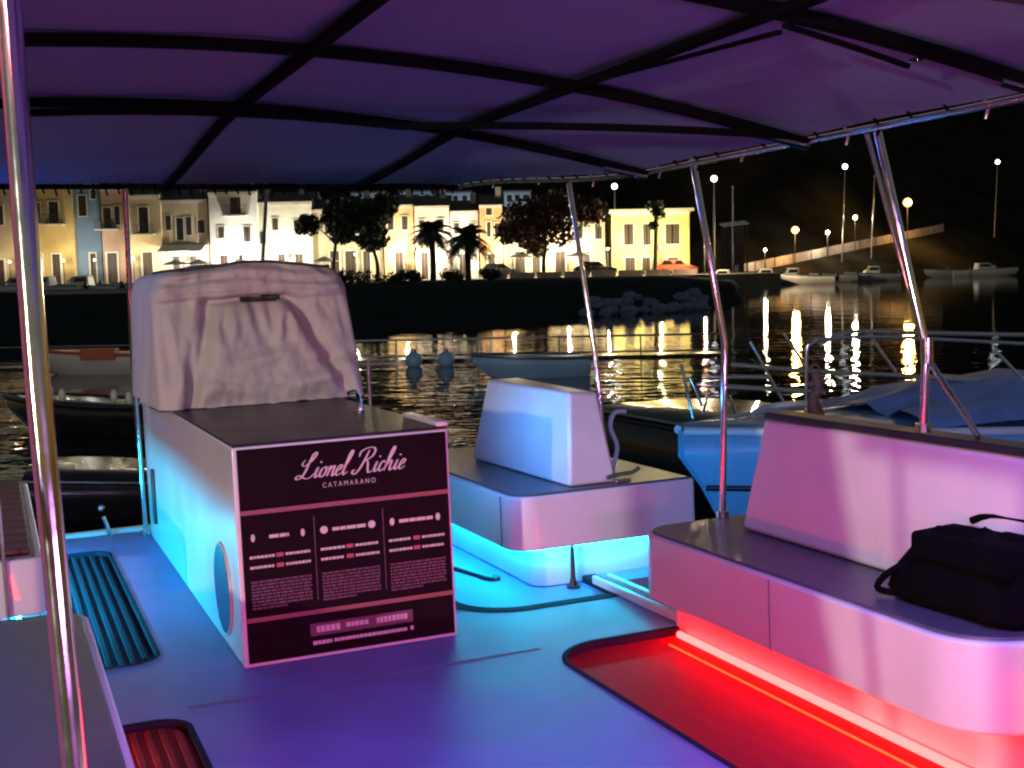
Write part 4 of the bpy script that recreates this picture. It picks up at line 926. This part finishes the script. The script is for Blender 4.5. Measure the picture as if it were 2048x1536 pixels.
for X, Y in ((1.02, 3.05), (1.05, 2.92), (2.49, 2.9)): cn.part('buckle', MB().box(X - .012, X + .012, Y - .02, Y + .02, can_z(X, Y) - .03, can_z(X, Y) - .018), M['steel'], bevel=.003)
edge = [can_pt(3.0, CYA + (CYB - CYA) * k / 40, .012) for k in range(41)]
cn.part('edge_tube', MB().tube(edge, .013, 8), M['steel'])
cn.part('edge_tube', MB().tube([can_pt(CX0 + (CX1 - CX0) * k / 30, 8.06, .012) for k in range(31)], .016, 8), M['webbing'])
cn.part('edge_tube', MB().tube([can_pt(CX0, CYA + (CYB - CYA) * k / 30, .012) for k in range(31)], .016, 8), M['webbing'])
rnd = random.Random(15)
for k in range(44):
    Y = .3 + k * .178
    cn.part('lacing', MB().tube([can_pt(2.97, Y, .03), can_pt(3.012, Y + .02, .012), can_pt(3.005, Y + .03, -.012 - rnd.uniform(0, .02))], .006, 6), M['webbing' if k % 4 else 'steel_dull'])
for k in range(46):
    X = CX0 + (CX1 - CX0) * (k + .5) / 46
    cn.part('lacing', MB().tube([can_pt(X, 8.02, .03), can_pt(X, 8.075, .01), can_pt(X + .01, 8.07, -.025 - rnd.uniform(0, .02))], .007, 6), M['webbing'])
for k, (X, Y) in enumerate(((2.95, 4.1), (2.95, 5.4), (2.95, 2.85))): cn.part('bow_end', MB().tube([can_pt(X - .2, Y, -.03), can_pt(X + .04, Y + .01, -.015)], .014, 8), M['steel'])
# poles
def pole(name, label, pts, r_, extra=()):
    q = Root(name, label, 'pole', pts[0], frame=BOAT, group='steel canopy poles')
    q.part('tube', MB().tube(pts, r_, 16), M['steel'])
    q.part('foot', MB().tube([Vector(pts[0]), Vector(pts[0]) + Vector((0, 0, .03))], r_ * 2.0, 14), M['steel'])
    for nm, p2, r2 in extra: q.part(nm, MB().tube(p2, r2, 10), M['steel'])
pole('canopy_pole', 'thick polished steel pole close by at the left edge', [(.060, 1.50, .465), (.054, 1.556, 1.04), (.0461, 1.6007, 1.5), (.0471, 1.6416, 1.96), (.048, 1.68, 2.39)], .0148)
pole('canopy_pole', 'thin leaning pole with blue boat bow behind it, at the end of the right bench', [(3.06, 4.92, .465), (3.06, 4.86, 1.27), (3.03, 5.04, 2.12)], .015)
pole('canopy_pole', 'bent double pole with diagonal stay above the right backrest', [(3.08, 3.58, .99), (3.07, 3.55, 1.30), (3.03, 3.74, 2.08)], .015, [('second_tube', [(3.09, 3.58, 1.30), (3.03, 3.80, 2.08)], .009), ('stay', [(3.10, 3.60, 1.28), (3.13, 3.36, .99)], .011), ('clamp', [(3.075, 3.55, 1.24), (3.075, 3.55, 1.33)], .023)])
pole('canopy_pole', 'thin dark pole rising behind the centre backrest', [(3.08, 6.13, .513), (3.03, 6.13, 1.2), (3.0, 6.31, 2.12)], .014)
pole('canopy_pole', 'thin pole left of the canvas cover at the far end of the deck', [(.86, 8.62, .005), (.85, 8.62, 1.2), (.82, 8.06, 2.27)], .017)
pole('canopy_pole', 'faint thin pole behind the canvas cover', [(1.70, 8.66, .005), (1.70, 8.66, 1.3), (1.70, 8.1, 2.26)], .012)
pole('canopy_pole', 'short rail post right of the canvas cover', [(2.46, 8.62, .005), (2.46, 8.62, .8), (2.46, 8.62, 1.08)], .013)

# ------------------------------------------------------------------ bag on the right bench
def bag():
    r = Root('black_bag', 'black bag slumped on the seat of the right bench', 'bag', (3.0, 3.1, .46), frame=BOAT)
    rings = []
    prof = [(0, .27, .46, .0), (.03, .30, .50, .0), (.09, .275, .47, .01), (.16, .23, .41, .03), (.21, .19, .37, .05), (.235, .15, .32, .05), (.24, .05, .1, .05)]
    c = Vector((2.95, 3.17, .462)); rnd = random.Random(2)
    for (z, hx, hy, lean) in prof:
        ring = []
        for i in range(36):
            a = 2 * math.pi * i / 36; ca, sa = math.cos(a), math.sin(a)
            w = 1 + .03 * math.sin(a * 5 + z * 30) + .02 * math.sin(a * 9 + z * 12)
            ring.append((c.x + lean + hx * w * math.copysign(abs(ca) ** .5, ca) * .62, c.y + hy * .66 * w * math.copysign(abs(sa) ** .5, sa) * .95, c.z + z + .012 * math.sin(a * 3) * (z > .2)))
        rings.append(ring)
    r.part('body', MB().loft(rings), M['black'])
    r.part('flap', MB().hexa([(2.80, 2.92, .62), (2.84, 2.92, .60), (2.84, 3.34, .60), (2.80, 3.34, .62), (2.85, 2.90, .70), (3.10, 2.90, .715), (3.10, 3.38, .70), (2.85, 3.40, .685)]), M['black'], bevel=.02)
    r.part('side_loop', MB().tube(smooth_path([(2.86, 3.34, .61), (2.79, 3.43, .54), (2.76, 3.45, .485), (2.80, 3.36, .48)], 6), .012, 8), M['black'])
    r.part('carry_handle', MB().tube(smooth_path([(3.02, 3.28, .72), (3.04, 3.2, .745), (3.04, 3.0, .75), (3.02, 2.92, .73)], 6), .013, 8), M['black'])
bag()

# ------------------------------------------------------------------ added fill lights and shade screen, and the quay lamp, outside the picture
def fill_light_bar(label, p0, p1, aim, w, power, col, m, spread=180):  # unseen bar added to fill in coloured light
    p0, p1, aim = Vector(p0), Vector(p1), Vector(aim).normalized(); mid = (p0 + p1) / 2
    r = Root('fill_light_bar', label, 'light bar', mid, frame=BOAT, group='unseen light bars added as fill')
    d = (p1 - p0).normalized(); u = d.cross(aim).normalized(); h = u * w / 2; b = -aim * .03
    r.part('housing', MB().hexa([p0 - h + b, p1 - h + b, p1 + h + b, p0 + h + b, p0 - h - aim * .004, p1 - h - aim * .004, p1 + h - aim * .004, p0 + h - aim * .004]), M['black_plastic'])
    L = bpy.data.lights.new('fill_light', 'AREA'); L.shape = 'RECTANGLE'; L.size = (p1 - p0).length; L.size_y = w; L.energy = power; L.color = col; L.spread = R(spread)
    lo = bpy.data.objects.new('fill_light', L); COL.objects.link(lo); lo.parent = r.o
    z = -aim; x = d; y = z.cross(x)
    lo.matrix_local = Matrix(((x.x, y.x, z.x, 0), (x.y, y.y, z.y, 0), (x.z, y.z, z.z, 0), (0, 0, 0, 1)))
co_l = fill_light_bar('added blue fill light strip along the hidden right flank of the menu counter', (1.875, 5.5, .86), (1.875, 6.95, .86), (1, .1, .05), .05, 13, (.05, .34, 1), None, 104)
fill_light_bar('added violet fill light bar above the stern bench behind the viewer', (.2, -1.9, 1.15), (2.8, -1.9, 1.15), (0, 1, -.12), .06, 84, (.76, .27, .95), None)
fill_light_bar('added pink fill light bar along the left canopy edge beside the viewer', (-.3, 1.0, 2.2), (-.3, 2.6, 2.2), (1, 0, -.45), .05, 36, (1, .17, .20), None)
fill_light_bar('added blue fill light strip hidden on the outer side of the right backrest', (3.235, 2.4, .90), (3.235, 4.3, .90), (1, .35, .1), .04, 140, (.12, .36, 1), None)
fill_light_bar('added blue fill light bar at the far left corner of the canopy, left of the frame', (-.3, 7.2, 2.15), (-.3, 8.3, 2.15), (1, -.3, -1.0), .05, 10, (.05, .16, 1), None)
fill_light_bar('added blue fill light bar under the canopy bow just above the frame', (1.45, 2.2, 2.22), (2.55, 2.2, 2.14), (-.25, .5, -1), .05, 50, (.17, .17, 1), None, 130)
fill_light_bar('added small blue fill light bar under the canopy bow above the left bench', (.1, 2.2, 2.27), (.9, 2.2, 2.27), (-.15, .25, -1), .05, 15, (.14, .15, 1), None, 92)
sc = Root('shade_screen', 'pale screen added under the left canopy edge to shade the right backrest, outside the frame', 'screen', (-.34, 1.5, .46), frame=BOAT)  # unseen blocker added to cast shade on the right backrest
sc.part('cloth', MB().hexa([(-.345, 1.30, .5), (-.335, 1.30, .5), (-.335, 2.75, .5), (-.345, 2.75, .5), (-.345, 1.78, 2.05), (-.335, 1.78, 2.05), (-.335, 2.75, 2.05), (-.345, 2.75, 2.05)]), M['sheet'])
sc.part('rail', MB().tube([(-.34, -1.0, 1.40), (-.34, 1.46, 1.40)], .03, 10), M['steel'])
for Y in (.85, 2.78): sc.part('post', MB().tube([(-.34, Y, .46), (-.34, Y, 2.3)], .022, 10), M['steel'])
r = Root('added_hull_light', 'added unseen cyan light strip low along the outer starboard edge of the deck', 'light strip', (3.62, 7, -.1), frame=BOAT)  # added out of view to light the neighbouring hull
r.part('tube', MB().tube([(3.63, 5.9, -.12), (3.63, 8.4, -.12)], .010, 8), M['led_blue'])
q = BOAT @ Vector((-9.0, -4.6, 0)); qz = 3.0
ql = Root('quay_lamp', 'tall white quay lamp on the shore behind the viewer', 'lamp', (q.x, q.y, -.3))
ql.part('post', MB().tube([(q.x, q.y, -.6), (q.x, q.y, qz)], .06, 10), M['iron']); ql.part('globe', MB().ball((q.x, q.y, qz + .2), .13, 12, 8), M['lamp_white'])
L = bpy.data.lights.new('quay_light', 'POINT'); L.energy = 3800; L.color = (1, .87, .76); L.shadow_soft_size = .13
lo = bpy.data.objects.new('quay_light', L); COL.objects.link(lo); lo.parent = ql.o; lo.location = (.25, .25, qz + .5)
